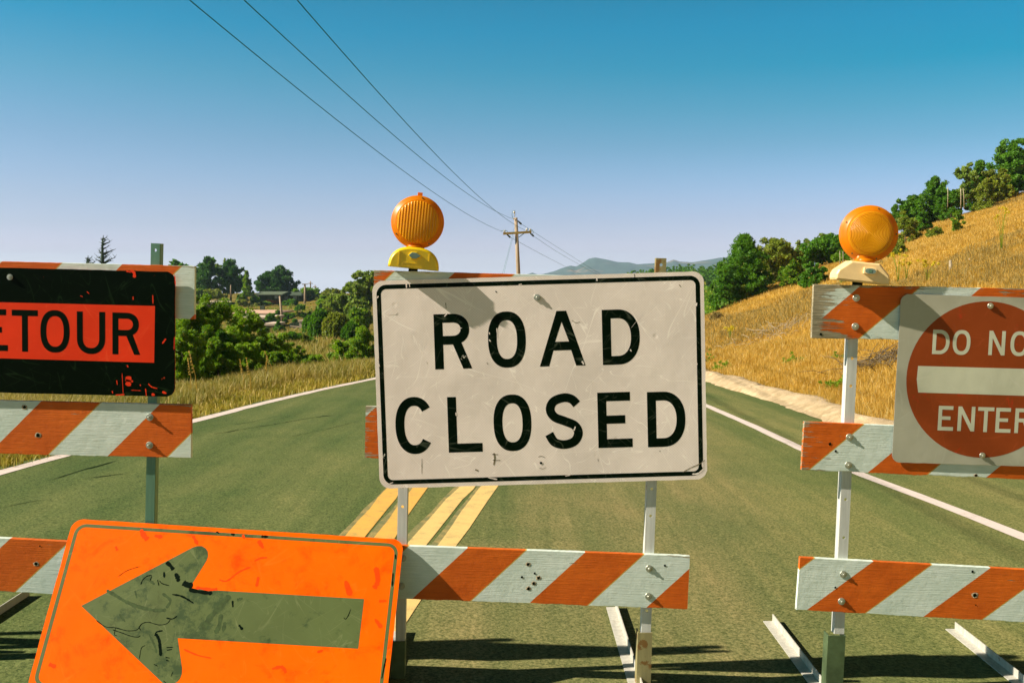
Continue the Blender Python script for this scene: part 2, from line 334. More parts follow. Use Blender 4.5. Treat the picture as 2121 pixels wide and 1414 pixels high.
# beacon plastics
def m_lens(key, rib, col=(1.0, .40, .004)):
    b = NB(key); v = b.coord()
    w = b.n('TexWave', wave_type='BANDS' if rib else 'RINGS', bands_direction='X', rings_direction='Y'); b.put(w.inputs['Vector'], v)
    w.inputs['Scale'].default_value = 30 if rib else 60; w.inputs['Distortion'].default_value = .4
    w2 = b.n('TexWave', wave_type='BANDS', bands_direction='Z'); b.put(w2.inputs['Vector'], v); w2.inputs['Scale'].default_value = 42; w2.inputs['Distortion'].default_value = .4
    h = b.math('MULTIPLY', w.outputs[1], b.math('MULTIPLY_ADD', w2.outputs[1], .25, .75)) if rib else b.math('ADD', w.outputs[1], b.math('MULTIPLY', b.vor(v, 240), .8))
    nz = b.noise(v, 14, 4, .6)
    c = b.mix(b.ramp(b.math('ADD', b.math('MULTIPLY', h, .6), b.math('MULTIPLY', nz, .4)), .15, .8), tuple(x * .82 for x in col), (1.0, .52, .012))
    if not rib:
        ln = b.n('VectorMath', operation='LENGTH'); b.put(ln.inputs[0], v); rd = ln.outputs['Value']
        c = b.mix(b.ramp(rd, .021, .024, .5, 0.), c, (.42, .17, .004)); c = b.mix(b.ramp(b.math('ABSOLUTE', b.math('SUBTRACT', rd, .076)), .0, .003, .5, 0.), c, (.50, .14, .002))
    d = b.bsdf(c, .25, 0, .35, b.bump(h, .55, .004)); tr = b.n('BsdfTranslucent'); b.put(tr.inputs[0], (1, .50, .005, 1))
    mx = b.n('MixShader'); mx.inputs[0].default_value = .40; b.t.links.new(d, mx.inputs[1]); b.t.links.new(tr.outputs[0], mx.inputs[2])
    M[key] = b.fin(mx.outputs[0])
m_lens('lens_ribbed', True); m_lens('lens_ring', False, (.95, .34, .004))
def m_plastic(key, col, trans=.25):
    b = NB(key); v = b.coord(); n = b.noise(v, 12, 5, .6)
    c = b.mix(b.ramp(n, .3, .7), tuple(x * .85 for x in col), tuple(min(1, x * 1.08) for x in col))
    d = b.bsdf(c, .35, 0, .5); tr = b.n('BsdfTranslucent'); b.put(tr.inputs[0], c); mx = b.n('MixShader'); mx.inputs[0].default_value = trans
    b.t.links.new(d, mx.inputs[1]); b.t.links.new(tr.outputs[0], mx.inputs[2]); M[key] = b.fin(mx.outputs[0])
m_plastic('amber_rim', (.90, .29, .002), .40); m_plastic('yellow_case', (.84, .60, .008), .12); m_plastic('cream_case', (.92, .68, .32), .12)
m_plain('grey_button', (.16, .24, .20), .15, 30, .5)
# houses
m_plain('roof_green', (.09, .12, .07), .2, 3, .9); m_plain('roof_pink', (.50, .32, .22), .12, 3, .9); m_plain('roof_dark', (.05, .075, .045), .2, 3, .9)
m_plain('roof_pale', (.50, .40, .30), .15, 3, .9); m_plain('wall_green', (.06, .085, .03), .2, 3, .9); m_plain('wall_olive', (.12, .12, .05), .2, 3, .9)
m_plain('wall_dark', (.03, .06, .03), .2, 3, .9); m_plain('wall_orange', (.30, .11, .03), .2, 3, .9); m_plain('wall_pale', (.45, .38, .30), .15, 3, .9)
m_plain('wall_blue', (.13, .20, .17), .15, 3, .9); m_plain('window_glass', (.30, .38, .33), .2, 3, .25, 0, .6); m_plain('white_frame', (.6, .58, .5), .1, 3, .6)
m_plain('drive', (.46, .37, .24), .15, 1, 1)

# ------------------------------------------------------------------ builders
def link(o): COL.objects.link(o); return o
def mesh_np(name, V, Fc, mat, smooth=False):
    """V (n,3) array, Fc (m,k) int array with fixed k"""
    V = np.asarray(V, np.float32); Fc = np.asarray(Fc, np.int32)
    me = bpy.data.meshes.new(name); me.vertices.add(len(V)); me.vertices.foreach_set('co', V.ravel())
    k = Fc.shape[1]; me.loops.add(Fc.size); me.loops.foreach_set('vertex_index', Fc.ravel())
    me.polygons.add(len(Fc)); me.polygons.foreach_set('loop_start', np.arange(0, Fc.size, k, dtype=np.int32))
    me.polygons.foreach_set('use_smooth', np.full(len(Fc), smooth)); me.update(calc_edges=True)
    me.materials.append(M[mat]); return me
def mesh_py(name, V, Fc, mat, smooth=False, bevel=0):
    me = bpy.data.meshes.new(name); me.from_pydata([tuple(v) for v in V], [], [tuple(f) for f in Fc])
    import bmesh
    bm = bmesh.new(); bm.from_mesh(me); bmesh.ops.recalc_face_normals(bm, faces=bm.faces)
    if bevel: bmesh.ops.bevel(bm, geom=[e for e in bm.edges if e.calc_face_angle(0) > .7], offset=bevel, segments=2, affect='EDGES', profile=.5)
    for f in bm.faces: f.smooth = smooth
    bm.to_mesh(me); bm.free(); me.materials.append(M[mat]); return me
def tag(o, label=None, cat=None, group=None, kind=None):
    for k, v in (('label', label), ('category', cat), ('group', group), ('kind', kind)):
        if v: o[k] = v
    return o
def empty(name, loc, label, cat, group=None):
    o = bpy.data.objects.new(name, None); o.location = loc; o.empty_display_size = .1; link(o); return tag(o, label, cat, group)
def obj(name, me, parent=None, mat4=None):
    o = bpy.data.objects.new(name, me); link(o)
    mw = mat4 if mat4 is not None else Matrix.Identity(4)
    if parent is not None:
        pm = full(parent); o.parent = parent; o.matrix_parent_inverse = pm.inverted()
        WM[o.name] = mw.copy(); o.matrix_basis = mw
    else: o.matrix_basis = mw; WM[o.name] = mw.copy()
    return o
WM = {}
def full(o):
    if o.name in WM: return WM[o.name]
    return Matrix.Translation(o.location)
class Mb:
    def __init__(s): s.V = []; s.F = []
    def add(s, V, Fc):
        o = len(s.V); s.V += [tuple(v) for v in V]; s.F += [tuple(i + o for i in f) for f in Fc]; return s
    def box(s, x0, x1, y0, y1, z0, z1, tf=None):
        V = [(x, y, z) for x in (x0, x1) for y in (y0, y1) for z in (z0, z1)]
        if tf: V = [tf(v) for v in V]
        return s.add(V, [(0, 1, 3, 2), (4, 6, 7, 5), (0, 4, 5, 1), (2, 3, 7, 6), (0, 2, 6, 4), (1, 5, 7, 3)])
    def tube(s, pts, rad, n=8, cap=True):
        pts = [Vector(p) for p in pts]; rr = rad if isinstance(rad, (list, tuple)) else [rad] * len(pts)
        V = []; Fc = []; u = None
        for i, p in enumerate(pts):
            t = (pts[min(i + 1, len(pts) - 1)] - pts[max(i - 1, 0)]).normalized()
            if u is None: u = t.orthogonal().normalized()
            else: u = (u - t * u.dot(t)).normalized()
            w = t.cross(u)
            for k in range(n):
                a = 2 * math.pi * k / n; V.append(p + (u * math.cos(a) + w * math.sin(a)) * rr[i])
        for i in range(len(pts) - 1):
            for k in range(n):
                k2 = (k + 1) % n; Fc.append((i * n + k, i * n + k2, (i + 1) * n + k2, (i + 1) * n + k))
        if cap: Fc.append(tuple(range(n))[::-1]); Fc.append(tuple(range((len(pts) - 1) * n, len(pts) * n)))
        return s.add(V, Fc)
    def lathe(s, prof, n=40, c=(0, 0, 0)):
        """profile of (radius, y) about the local Y axis"""
        V = []; Fc = []
        for r_, y in prof:
            for k in range(n):
                a = 2 * math.pi * k / n; V.append((c[0] + r_ * math.cos(a), c[1] + y, c[2] + r_ * math.sin(a)))
        for i in range(len(prof) - 1):
            for k in range(n):
                k2 = (k + 1) % n; Fc.append((i * n + k, i * n + k2, (i + 1) * n + k2, (i + 1) * n + k))
        Fc.append(tuple(range(n))); Fc.append(tuple(range((len(prof) - 1) * n, len(prof) * n)))
        return s.add(V, Fc)
    def prism(s, poly, y0, y1, inset=0, iy=0):
        """polygon (x,z) between depths y0 (front) and y1"""
        n = len(poly); V = [(x, y0, z) for x, z in poly] + [(x, y1, z) for x, z in poly]
        Fc = [tuple(range(n)), tuple(range(n, 2 * n))[::-1]] + [(i, (i + 1) % n, n + (i + 1) % n, n + i) for i in range(n)]
        return s.add(V, Fc)
    def me(s, name, mat, smooth=False, bevel=0): return mesh_py(name, s.V, s.F, mat, smooth, bevel)

class Frame:
    """plane through three photograph corners at given depths: local x right, y away, z up, origin top left"""
    def __init__(s, TL, TR, BL, Y, Yr=None, Yb=None):
        a = P(*TL, Y); b_ = P(*TR, Yr or Y); c = P(*BL, Yb or Y)
        s.ex = (b_ - a).normalized(); d = a - c; s.ez = (d - s.ex * d.dot(s.ex)).normalized(); s.ey = s.ez.cross(s.ex)
        s.o = a; s.W = (b_ - a).length; s.H = d.dot(s.ez)
        s.m = Matrix.Translation(a) @ Matrix((s.ex, s.ey, s.ez)).transposed().to_4x4()
    def px(s, x, y, off=0.0):
        o = s.o + s.ey * off; d = ray(x, y); t = (o - CAM).dot(s.ey) / d.dot(s.ey); q = CAM + d * t - s.o
        return (q.dot(s.ex), q.dot(s.ez))
    def w(s, x, y, z): return s.o + s.ex * x + s.ey * y + s.ez * z

def rrect(x0, x1, z0, z1, r, n=7):
    pts = []
    for cx, cz, a0 in ((x1 - r, z1 - r, 0), (x0 + r, z1 - r, 90), (x0 + r, z0 + r, 180), (x1 - r, z0 + r, 270)):
        for k in range(n + 1):
            a = R(a0 + 90 * k / n); pts.append((cx + r * math.cos(a), cz + r * math.sin(a)))
    return pts
def flat(name, contours, y, mat, parent, mat4, thick=.0):
    """filled outline (with holes) lying proud of a sign face"""
    V = []; 
    for c in contours: V += [(x, y, z) for x, z in c]
    tr = tessellate_polygon([[Vector((x, z, 0)) for x, z in c] for c in contours])
    return V, [tuple(t) for t in tr]
def letters(groups, y, mat, parent, mat4):
    for g in groups: sheet('letter', [g], y, mat, parent, mat4)
def sheet(name, groups, y, mat, parent, mat4):
    mb = Mb()
    for g in groups: V, T = flat(name, g, y, mat, parent, mat4); mb.add(V, T)
    me = bpy.data.meshes.new(name); me.from_pydata(mb.V, [], mb.F); me.materials.append(M[mat])
    # face normals towards the viewer side (-y)
    import bmesh
    bm = bmesh.new(); bm.from_mesh(me); bm.normal_update()
    for f in bm.faces:
        if f.normal.y > 0: f.normal_flip()
    bm.to_mesh(me); bm.free()
    return obj(name, me, parent, mat4)

# ------------------------------------------------------------------ letters (road-sign lettering, unit height)
def arc(cx, cz, rx, rz, a0, a1, n=14, e=2.0):
    out = []
    for k in range(n + 1):
        a = R(a0 + (a1 - a0) * k / n); c, s_ = math.cos(a), math.sin(a)
        out.append((cx + rx * math.copysign(abs(c) ** (2 / e), c), cz + rz * math.copysign(abs(s_) ** (2 / e), s_)))
    return out
def stroke(path, h):
    L, Rr = [], []
    for i, p in enumerate(path):
        a = path[max(i - 1, 0)]; b_ = path[min(i + 1, len(path) - 1)]
        dx, dz = b_[0] - a[0], b_[1] - a[1]; l = math.hypot(dx, dz) or 1; nx, nz = -dz / l * h, dx / l * h
        L.append((p[0] + nx, p[1] + nz)); Rr.append((p[0] - nx, p[1] - nz))
    return L + Rr[::-1]
def crom(pts, n=8):
    out = []
    for i in range(len(pts) - 1):
        p0, p1, p2, p3 = pts[max(i - 1, 0)], pts[i], pts[i + 1], pts[min(i + 2, len(pts) - 1)]
        for k in range(n):
            t = k / n; out.append(tuple(.5 * (2 * p1[j] + (p2[j] - p0[j]) * t + (2 * p0[j] - 5 * p1[j] + 4 * p2[j] - p3[j]) * t * t + (3 * p1[j] - p0[j] - 3 * p2[j] + p3[j]) * t ** 3) for j in (0, 1)))
    return out + [pts[-1]]
def glyph(ch, w, s):
    if ch == 'O': return [arc(w / 2, .5, w / 2, .51, 0, 360, 48, 2.35)[:-1], arc(w / 2, .5, w / 2 - s, .51 - s, 0, 360, 48, 2.35)[:-1]]
    if ch == 'D':
        k = w * .42
        return [[(0, 0)] + arc(k, .5, w - k, .5, -90, 90, 24, 2.2) + [(0, 1)], [(s, s)] + arc(k, .5, w - k - s, .5 - s, -90, 90, 24, 2.2) + [(s, 1 - s)]]
    if ch == 'E': return [[(0, 0), (w, 0), (w, s), (s, s), (s, .5 - s * .42), (w * .8, .5 - s * .42), (w * .8, .5 + s * .52), (s, .5 + s * .52), (s, 1 - s), (w * .95, 1 - s), (w * .95, 1), (0, 1)]]
    if ch == 'L': return [[(0, 0), (w, 0), (w, s), (s, s), (s, 1), (0, 1)]]
    if ch == 'T': return [[(w / 2 - s / 2, 0), (w / 2 + s / 2, 0), (w / 2 + s / 2, 1 - s), (w, 1 - s), (w, 1), (0, 1), (0, 1 - s), (w / 2 - s / 2, 1 - s)]]
    if ch == 'N': return [[(0, 0), (s, 0), (s, .70), (w - s, 0), (w, 0), (w, 1), (w - s, 1), (w - s, .30), (s, 1), (0, 1)]]
    if ch == 'A':
        return [[(0, 0), (s * 1.08, 0), (s * 1.08 + .1 * w, .285), (w - s * 1.08 - .1 * w, .285), (w - s * 1.08, 0), (w, 0), (w / 2 + s * .56, 1), (w / 2 - s * .56, 1)],
                [(w * .5 - .155 * w * .98, .285 + s), (w * .5 + .155 * w * .98, .285 + s), (w / 2, .80)]]
    if ch == 'R':
        rb = .278; k = w * .5; zb = 1 - 2 * rb
        return [[(0, 0), (s, 0), (s, zb), (w * .50, zb), (w - s * 1.02, 0), (w, 0), (w * .74, zb + .015)] + arc(k, 1 - rb, w * .95 - k, rb, -62, 90, 20, 2.2) + [(0, 1)],
                [(s, zb + s)] + arc(k, 1 - rb, w * .95 - k - s, rb - s, -90, 90, 16, 2.2) + [(s, 1 - s)]]
    if ch == 'U': return [stroke([(s / 2, 1), (s / 2, .6)] + arc(w / 2, .36, w / 2 - s / 2, .36 - s / 2 + .01, 180, 360, 24, 2.2) + [(w - s / 2, .6), (w - s / 2, 1)], s / 2)]
    if ch == 'C': return [stroke(arc(w / 2 + .02, .5, w / 2 - s / 2 + .01, .51 - s / 2, 38, 322, 44, 2.25), s / 2)]
    if ch == 'S': return [stroke(crom([(w * .86, .80), (w * .72, .895), (w * .50, .925), (w * .22, .86), (w * .125, .715), (w * .24, .58), (w * .52, .50), (w * .79, .415), (w * .885, .275), (w * .77, .13), (w * .49, .075), (w * .22, .125), (w * .08, .275)]), s / 2)]
def word(fr, letters, s):
    """letters: (char, x_left, x_right, y_top, y_bottom) in photograph pixels"""
    gs = []
    for ch, x0, x1, yt, yb in letters:
        a = fr.px(x0, yb); b_ = fr.px(x1, yb); c = fr.px(x0, yt); h = c[1] - a[1]; w = (b_[0] - a[0]) / h
        zc = (fr.px((x0 + x1) / 2, yb)[1]); cx = a[0]
        gs.append([[(cx + x * h, zc + z * h) for x, z in cont] for cont in glyph(ch, w, s)])
    return gs

# ================================================================== THE SETTING
def structure(o): o['kind'] = 'structure'; return o
# ground as one sheet
LL = [on_ground(x_, y_) for x_, y_ in [(0, 979), (140, 941), (400, 872), (560, 831), (660, 808), (770, 785)]]
sl_ = (LL[1].x - LL[0].x) / (LL[1].y - LL[0].y); EY = [-12, 4] + [p.y for p in LL] + [30, 40, 62]
EX = [LL[0].x + sl_ * (4 - LL[0].y) - .3, LL[0].x + sl_ * (4 - LL[0].y)] + [p.x for p in LL] + [LL[-1].x + (30 - LL[-1].y) * .14, .7, 4.3]
def axis(stops):
    out = []
    for a, b_, st in stops: out += list(np.arange(a, b_, st))
    return np.array(out + [stops[-1][1]])
gx = axis([(-2600, -400, 200), (-400, -80, 20), (-80, -14, 3), (-14, 4.2, .45), (4.2, 4.46, .26), (4.46, 4.48, .02), (4.48, 36, .33), (36, 80, 3), (80, 400, 20), (400, 2600, 200)])
gy = axis([(-60, -4, 4), (-4, 4, 1), (4, 30, .4), (30, 75, .7), (75, 200, 2.5), (200, 500, 12), (500, 4400, 195)])
X, Y_ = np.meshgrid(gx, gy); Z = H(X, Y_)
onroad = (X < 4.6 + .5 * np.clip((11 - Y_) / 2.5, 0, 1)) & (X > -5.3) & (Y_ < 62)
Z = np.where(onroad & (X > np.interp(Y_, EY, EX) - .35), Z - .06, Z - .004)
V = np.stack([X.ravel(), Y_.ravel(), Z.ravel()], 1)
nx, ny = len(gx), len(gy)
ii = (np.arange(ny - 1)[:, None] * nx + np.arange(nx - 1)[None, :]).ravel()
structure(obj('ground', mesh_np('ground', V, np.stack([ii, ii + 1, ii + nx + 1, ii + nx], 1), 'ground', True)))
# road sheet
def ribbon(name, left, right, lift, mat, n=None):
    V = []; Fc = []
    for i, (a, b_) in enumerate(zip(left, right)):
        V += [(a[0], a[1], float(road_z(a[0], a[1])) + lift), (b_[0], b_[1], float(road_z(b_[0], b_[1])) + lift)]
        if i: k = 2 * i; Fc.append((k - 2, k - 1, k + 1, k))
    return structure(obj(name, mesh_py(name, V, Fc, mat)))
ly = [-12, 0, 4, 6, 8, 10, 12, 14, 17, 20, 25, 30, 40, 50, 62]
lx = np.interp(ly, EY, EX) - .13
rx = [4.42] * len(ly)
V = []; Fc = []
ys = axis([(-12, 62, .5)])
xl = np.interp(ys, ly, lx); rng = np.random.default_rng(3)
xl = xl + rng.normal(0, .03, len(ys))
for i, y in enumerate(ys):
    for k in range(13):
        xr_ = 4.42 + .52 * min(1, max(0, (11 - y) / 2.5)); x = xl[i] + (xr_ - xl[i]) * k / 12; V.append((x, y, float(road_z(x, y))))
    if i:
        for k in range(12): a = (i - 1) * 13 + k; Fc.append((a, a + 1, a + 14, a + 13))
structure(obj('road', mesh_py('road', V, Fc, 'asphalt', True)))

def px_line(pts, w, name, mat, lift=.003, back=None, fwd=None, jitter=0.0, seed=0):
    """painted line through photograph points dropped on the road; widths in metres"""
    g = [on_ground(x, y) for x, y in pts]
    if back is not None:
        d = (g[0] - g[1]).normalized(); g = [g[0] + d * (g[0].y - back) / max(.05, -d.y)] + g if d.y < 0 else g
    if fwd is not None:
        d = (g[-1] - g[-2]).normalized(); g = g + [g[-1] + d * k / 6 * (fwd - g[-1].y) / d.y for k in range(1, 7)]
    ww = w if isinstance(w, (list, tuple)) else [w] * len(g)
    if len(ww) < len(g): ww = [ww[0]] * (len(g) - len(ww)) + list(ww)
    rr = random.Random(seed); L, Rr = [], []
    fine = []
    for i in range(len(g) - 1):
        n = max(1, int((g[i + 1] - g[i]).length / .35))
        for k in range(n): fine.append(g[i].lerp(g[i + 1], k / n))
    fine.append(g[-1])
    for i, p in enumerate(fine):
        t = (fine[min(i + 1, len(fine) - 1)] - fine[max(i - 1, 0)]); t.z = 0; t.normalize(); n = Vector((-t.y, t.x, 0))
        h = ww[0] / 2; L.append(p + n * (h + rr.uniform(-1, 1) * jitter)); Rr.append(p - n * (h + rr.uniform(-1, 1) * jitter))
    return ribbon(name, L, Rr, lift, mat)
px_line([(2121, 1112), (1950, 1045), (1790, 985), (1660, 929), (1560, 882), (1470, 843)], .135, 'road_edge_line', 'paint_white', back=2.5, fwd=40, jitter=.006, seed=1)
px_line([(0, 979), (140, 941), (400, 872), (560, 831), (660, 808), (770, 785)], .13, 'road_edge_line', 'paint_white', back=4.0, fwd=34, jitter=.012, seed=2)
yl = [((739, 1107), (818, 1012)), ((801, 1107), (868, 1012)), ((861, 1127), (963, 1012)), ((927, 1127), (1010, 1012))]
for i, (a, b_) in enumerate(yl):
    ga, gb = on_ground(*a), on_ground(*b_)
    px_line([a, b_], .115, 'road_centre_line', 'paint_yellow' if i < 2 else 'paint_yellow_pale', .0025, back=2.6, fwd=26, jitter=.008, seed=10 + i)
    px_line([(a[0] - 17, a[1]), (b_[0] - 10, b_[1])], .09, 'road_centre_line', 'paint_yellow_old', .0012, back=2.6, fwd=26, jitter=.01, seed=20 + i)
# cracks
def crack(pts, w, seed):
    rr = random.Random(seed); g = [on_ground(x, y) for x, y in pts]; fine = []
    for i in range(len(g) - 1):
        n = max(2, int((g[i + 1] - g[i]).length / .09))
        for k in range(n):
            q = g[i].lerp(g[i + 1], k / n); q.y += rr.uniform(-.035, .035); fine.append(q)
    L = []; Rr = []
    for i, p in enumerate(fine):
        h = 4.2 * w * rr.uniform(.2, 1) * (1 if 0 < i < len(fine) - 1 else .1); L.append(p + Vector((0, h, 0))); Rr.append(p - Vector((0, h, 0)))
    ribbon('road_crack', L, Rr, .003, 'crack')
crack([(0, 1022), (42, 1014)], .012, 1); crack([(56, 1008), (84, 1001)], .022, 2)
crack([(102, 995), (140, 983), (185, 969), (215, 962), (258, 949)], .024, 3); crack([(220, 973), (275, 967)], .010, 4)
crack([(130, 955), (160, 944)], .016, 5); crack([(325, 952), (337, 950)], .010, 6); crack([(398, 908), (420, 903)], .008, 7)
crack([(560, 872), (600, 862), (640, 850)], .006, 8); crack([(480, 880), (520, 874), (575, 862)], .006, 9)
crack([(300, 915), (352, 905), (398, 897)], .010, 10); crack([(180, 990), (240, 984), (300, 975)], .006, 11); crack([(440, 900), (500, 889), (560, 880), (640, 866), (700, 858)], .007, 12)
crack([(0, 1052), (60, 1040), (130, 1030)], .007, 13); crack([(600, 905), (680, 888), (750, 870)], .005, 14); crack([(1480, 905), (1530, 935), (1600, 965), (1650, 1000)], .005, 15)
# broken pale berm along the right side
berm_px = [(1748, 872, 1708, 873), (1700, 856, 1665, 857), (1660, 838, 1640, 848), (1610, 821, 1610, 836), (1546, 797, 1546, 817), (1500, 782, 1500, 803), (1465, 768, 1465, 791)]
lo_g = [on_ground(a[2], a[3]) for a in berm_px]
ext0 = [Vector((4.2, y, 0)) for y in (2.0, 5, 8, 10)]
inner = sorted([(p.y, p.x) for p in lo_g] + [(2.0, 4.95), (6, 4.9), (9, 4.62), (10.3, 4.15), (30, 3.95), (45, 4.1), (60, 4.4)])
ys = axis([(2, 60, .22)]); xi = np.interp(ys, [a[0] for a in inner], [a[1] for a in inner]); rng = np.random.default_rng(5)
wid = .50 + .10 * np.sin(ys * 1.3) + .07 * np.sin(ys * 3.7); V = []; Fc = []
for i, y in enumerate(ys):
    for k in range(9):
        t = k / 8; x = xi[i] + wid[i] * t * 1.15; z = float(road_z(xi[i], y)) + .004 + .15 * math.sin(min(1, t * 1.5) * math.pi / 2) - max(0, t - .8) * .3 + rng.normal(0, .008) * (k > 0)
        V.append((x + rng.normal(0, .02), y, z))
    if i:
        for k in range(8): a = (i - 1) * 9 + k; Fc.append((a, a + 1, a + 10, a + 9))
structure(obj('berm', mesh_py('berm', V, Fc, 'berm', True)))
# distant mountains
def mountains(name, sil, Yc, depth, seed, zb=-45):
    rng = np.random.default_rng(seed); xs = np.array([P(x, y, Yc).x for x, y in sil]); zs = np.array([P(x, y, Yc).z for x, y in sil])
    n = 260; m = 34; x = np.linspace(xs[0], xs[-1], n); crest = np.interp(x, xs, zs)
    V = []
    for j in range(m):
        t = j / (m - 1) * 1.35; y = Yc - depth + depth * t
        prof = (t ** .8) if t <= 1 else 1 - (t - 1) * 1.3
        rid = (np.sin(x * .011 + seed) + .6 * np.sin(x * .027 + t * 5) + .4 * np.sin(x * .06 + t * 9)) * .10 * (1 - abs(2 * min(t, 1) - 1)) * (crest - zb)
        z = zb + (crest - zb) * prof + rid * (t < 1)
        V.append(np.stack([x * (1 + (t - 1) * depth / Yc), np.full(n, y), z], 1))
    V = np.concatenate(V); ii = (np.arange(m - 1)[:, None] * n + np.arange(n - 1)[None]).ravel()
    structure(obj(name, mesh_np(name, V, np.stack([ii, ii + 1, ii + n + 1, ii + n], 1), 'far_hill', True)))
mountains('mountain_ridge', [(1040, 580), (1070, 573), (1090, 568), (1103, 564), (1113, 568), (1121, 568), (1148, 561), (1164, 554.5), (1182, 549), (1193, 551), (1206, 544), (1219, 535), (1232, 532), (1253, 536), (1280, 542), (1303, 542.6), (1319, 546.5), (1343, 545), (1380, 543), (1396, 537), (1407, 541), (1433, 543), (1459, 538.6), (1488, 533), (1502, 532), (1560, 530), (1620, 520), (1665, 511), (1690, 512), (1760, 530), (1900, 560)], 3300, 900, 2)

# ================================================================== THE BARRICADES
YB = 3.67; T = .019
def bolt_mesh(l=.0095, r=.0085, wash=.0135):
    mb = Mb(); n = 6
    mb.lathe([(wash, 0), (wash, -.0022), (wash * .95, -.003)], 20)
    hexa = [(r * math.cos(math.pi / 3 * k), r * math.sin(math.pi / 3 * k)) for k in range(6)]
    mb.prism(hexa, -.0070, -.0025)
    mb.lathe([(r * .52, -.007), (r * .52, -l), (r * .4, -l - .001)], 12)
    return mb.me('bolt', 'bolt_steel', False)
BOLT = bolt_mesh(); BOLT_LONG = bolt_mesh(.015); NUT = bolt_mesh(.0085, .0075, .011)
def put_bolt(parent, fr, px, py, off=0, me=None, name='bolt'):
    x, z = fr.px(px, py); return obj(name, me or BOLT, parent, fr.m @ Matrix.Translation((x, off, z)))
def rail(parent, fr, period=.441, W2O=None, slant=1.0, mat='board_paint', seed=0, t=T, W=None):
    """plank: front face with a little raggedness, orange and white diagonals"""
    rr = random.Random(seed); W = W or fr.W; Hh = fr.H; n = max(30, int(W / .012)); V = []; Fc = []
    ragb = 0; rows = []
    for i in range(n + 1):
        x = W * i / n; ragb = .6 * ragb + rr.uniform(-.0011, .0011); rt = rr.uniform(-.0004, .0004)
        if rr.random() < .02: ragb -= .002
        c = .0012
        zt, zb_ = rt, -Hh + ragb
        V += [(x, c, zt), (x, 0, zt - c), (x, 0, zb_ + c), (x, c, zb_), (x, t, zb_), (x, t, zt)]
        if i:
            a = (i - 1) * 6; b_ = i * 6
            for k in range(6): Fc.append((a + k, a + (k + 1) % 6, b_ + (k + 1) % 6, b_ + k))
    Fc.append(tuple(range(6))[::-1]); Fc.append(tuple(range(n * 6, n * 6 + 6)))
    o = obj('rail', mesh_py('rail', V, Fc, mat), parent, fr.m)
    o['phase'] = float(fr.px(*W2O)[0] - fr.px(*W2O)[1] * slant) if W2O else 0.0
    o['slant'] = float(slant); o['period'] = float(period); o['length'] = float(W); o['height'] = float(Hh)
    return o
def hole(parent, fr, px, py, r=.006, mat='marker_black'):
    """a splintered bolt hole: dark bore with a raised torn lip"""
    x, z = fr.px(px, py); mb = Mb(); rr = random.Random(int(px * 7 + py)); n = 14; V = [(0, -.0012, 0)]; Fc = []
    for k in range(n):
        a = 2 * math.pi * k / n; q = r * rr.uniform(.75, 1.15); V.append((q * math.cos(a), -.0012, q * math.sin(a)))
    for k in range(n): Fc.append((0, 1 + k, 1 + (k + 1) % n))
    mb.add(V, Fc); o = obj('bolt_hole', mb.me('bolt_hole', mat), parent, fr.m @ Matrix.Translation((x, 0, z)))
    return o
def lip(parent, fr, px, py, r=.009):
    x, z = fr.px(px, py); rr = random.Random(int(px + py * 3)); mb = Mb(); V = []; Fc = []; n = 18
    for k in range(n):
        a = 2 * math.pi * k / n; q = r * rr.uniform(.9, 1.25)
        V += [(q * math.cos(a) * 1.25, 0, q * math.sin(a)), (q * .8 * math.cos(a), -rr.uniform(.0005, .0018), q * .75 * math.sin(a)), (q * .62 * math.cos(a), 0.0, q * .6 * math.sin(a))]
    for k in range(n):
        a = 3 * k; b_ = 3 * ((k + 1) % n); Fc += [(a, a + 1, b_ + 1, b_), (a + 1, a + 2, b_ + 2, b_ + 1)]
    mb.add(V, Fc); return obj('splinter', mb.me('splinter', 'stick'), parent, fr.m @ Matrix.Translation((x, 0, z)))
def post(parent, top, bot, w_px, mat, y0=YB + T, holes=(), length=None):
    """perforated steel channel upright from px top centre to px bottom centre"""
    a = P(top[0], top[1], y0); b_ = P(bot[0], bot[1], y0)
    ez = (a - b_).normalized(); ex = Vector((1, 0, 0)); ex = (ex - ez * ex.dot(ez)).normalized(); ey = ez.cross(ex)
    L = length or (a - b_).length; w = w_px / F * (y0 / math.cos(PITCH)) ; h = w / 2; d = .036; t = .003
    m = Matrix.Translation(a) @ Matrix((ex, ey, ez)).transposed().to_4x4()
    zs = sorted([-L + .0] + [0.0]); mb = Mb()
    mb = Mb(); c2 = .002
    for x0, x1 in ((-h, -h + t), (h - t, h)): mb.box(x0, x1, t, d, -L, 0)
    rect = [(-h + .0008, -L), (h - .0008, -L), (h - .0008, 0), (-h + .0008, 0)]; circ = [[(.0056 * math.cos(2 * math.pi * k / 18), -hz + .0056 * math.sin(2 * math.pi * k / 18)) for k in range(18)] for hz in holes]
    for yy in (0, t): V_, T_i = flat('', [rect] + circ, yy, None, None, None); mb.add(V_, T_i)
    for lp in [rect] + circ:
        n = len(lp); mb.add([(x, 0, z) for x, z in lp] + [(x, t, z) for x, z in lp], [(k, (k + 1) % n, n + (k + 1) % n, n + k) for k in range(n)])
    me = bpy.data.meshes.new('post'); me.from_pydata(mb.V, [], mb.F); me.materials.append(M[mat]); o = obj('post', me, parent, m)
    return o, a, ex, ey, ez, w
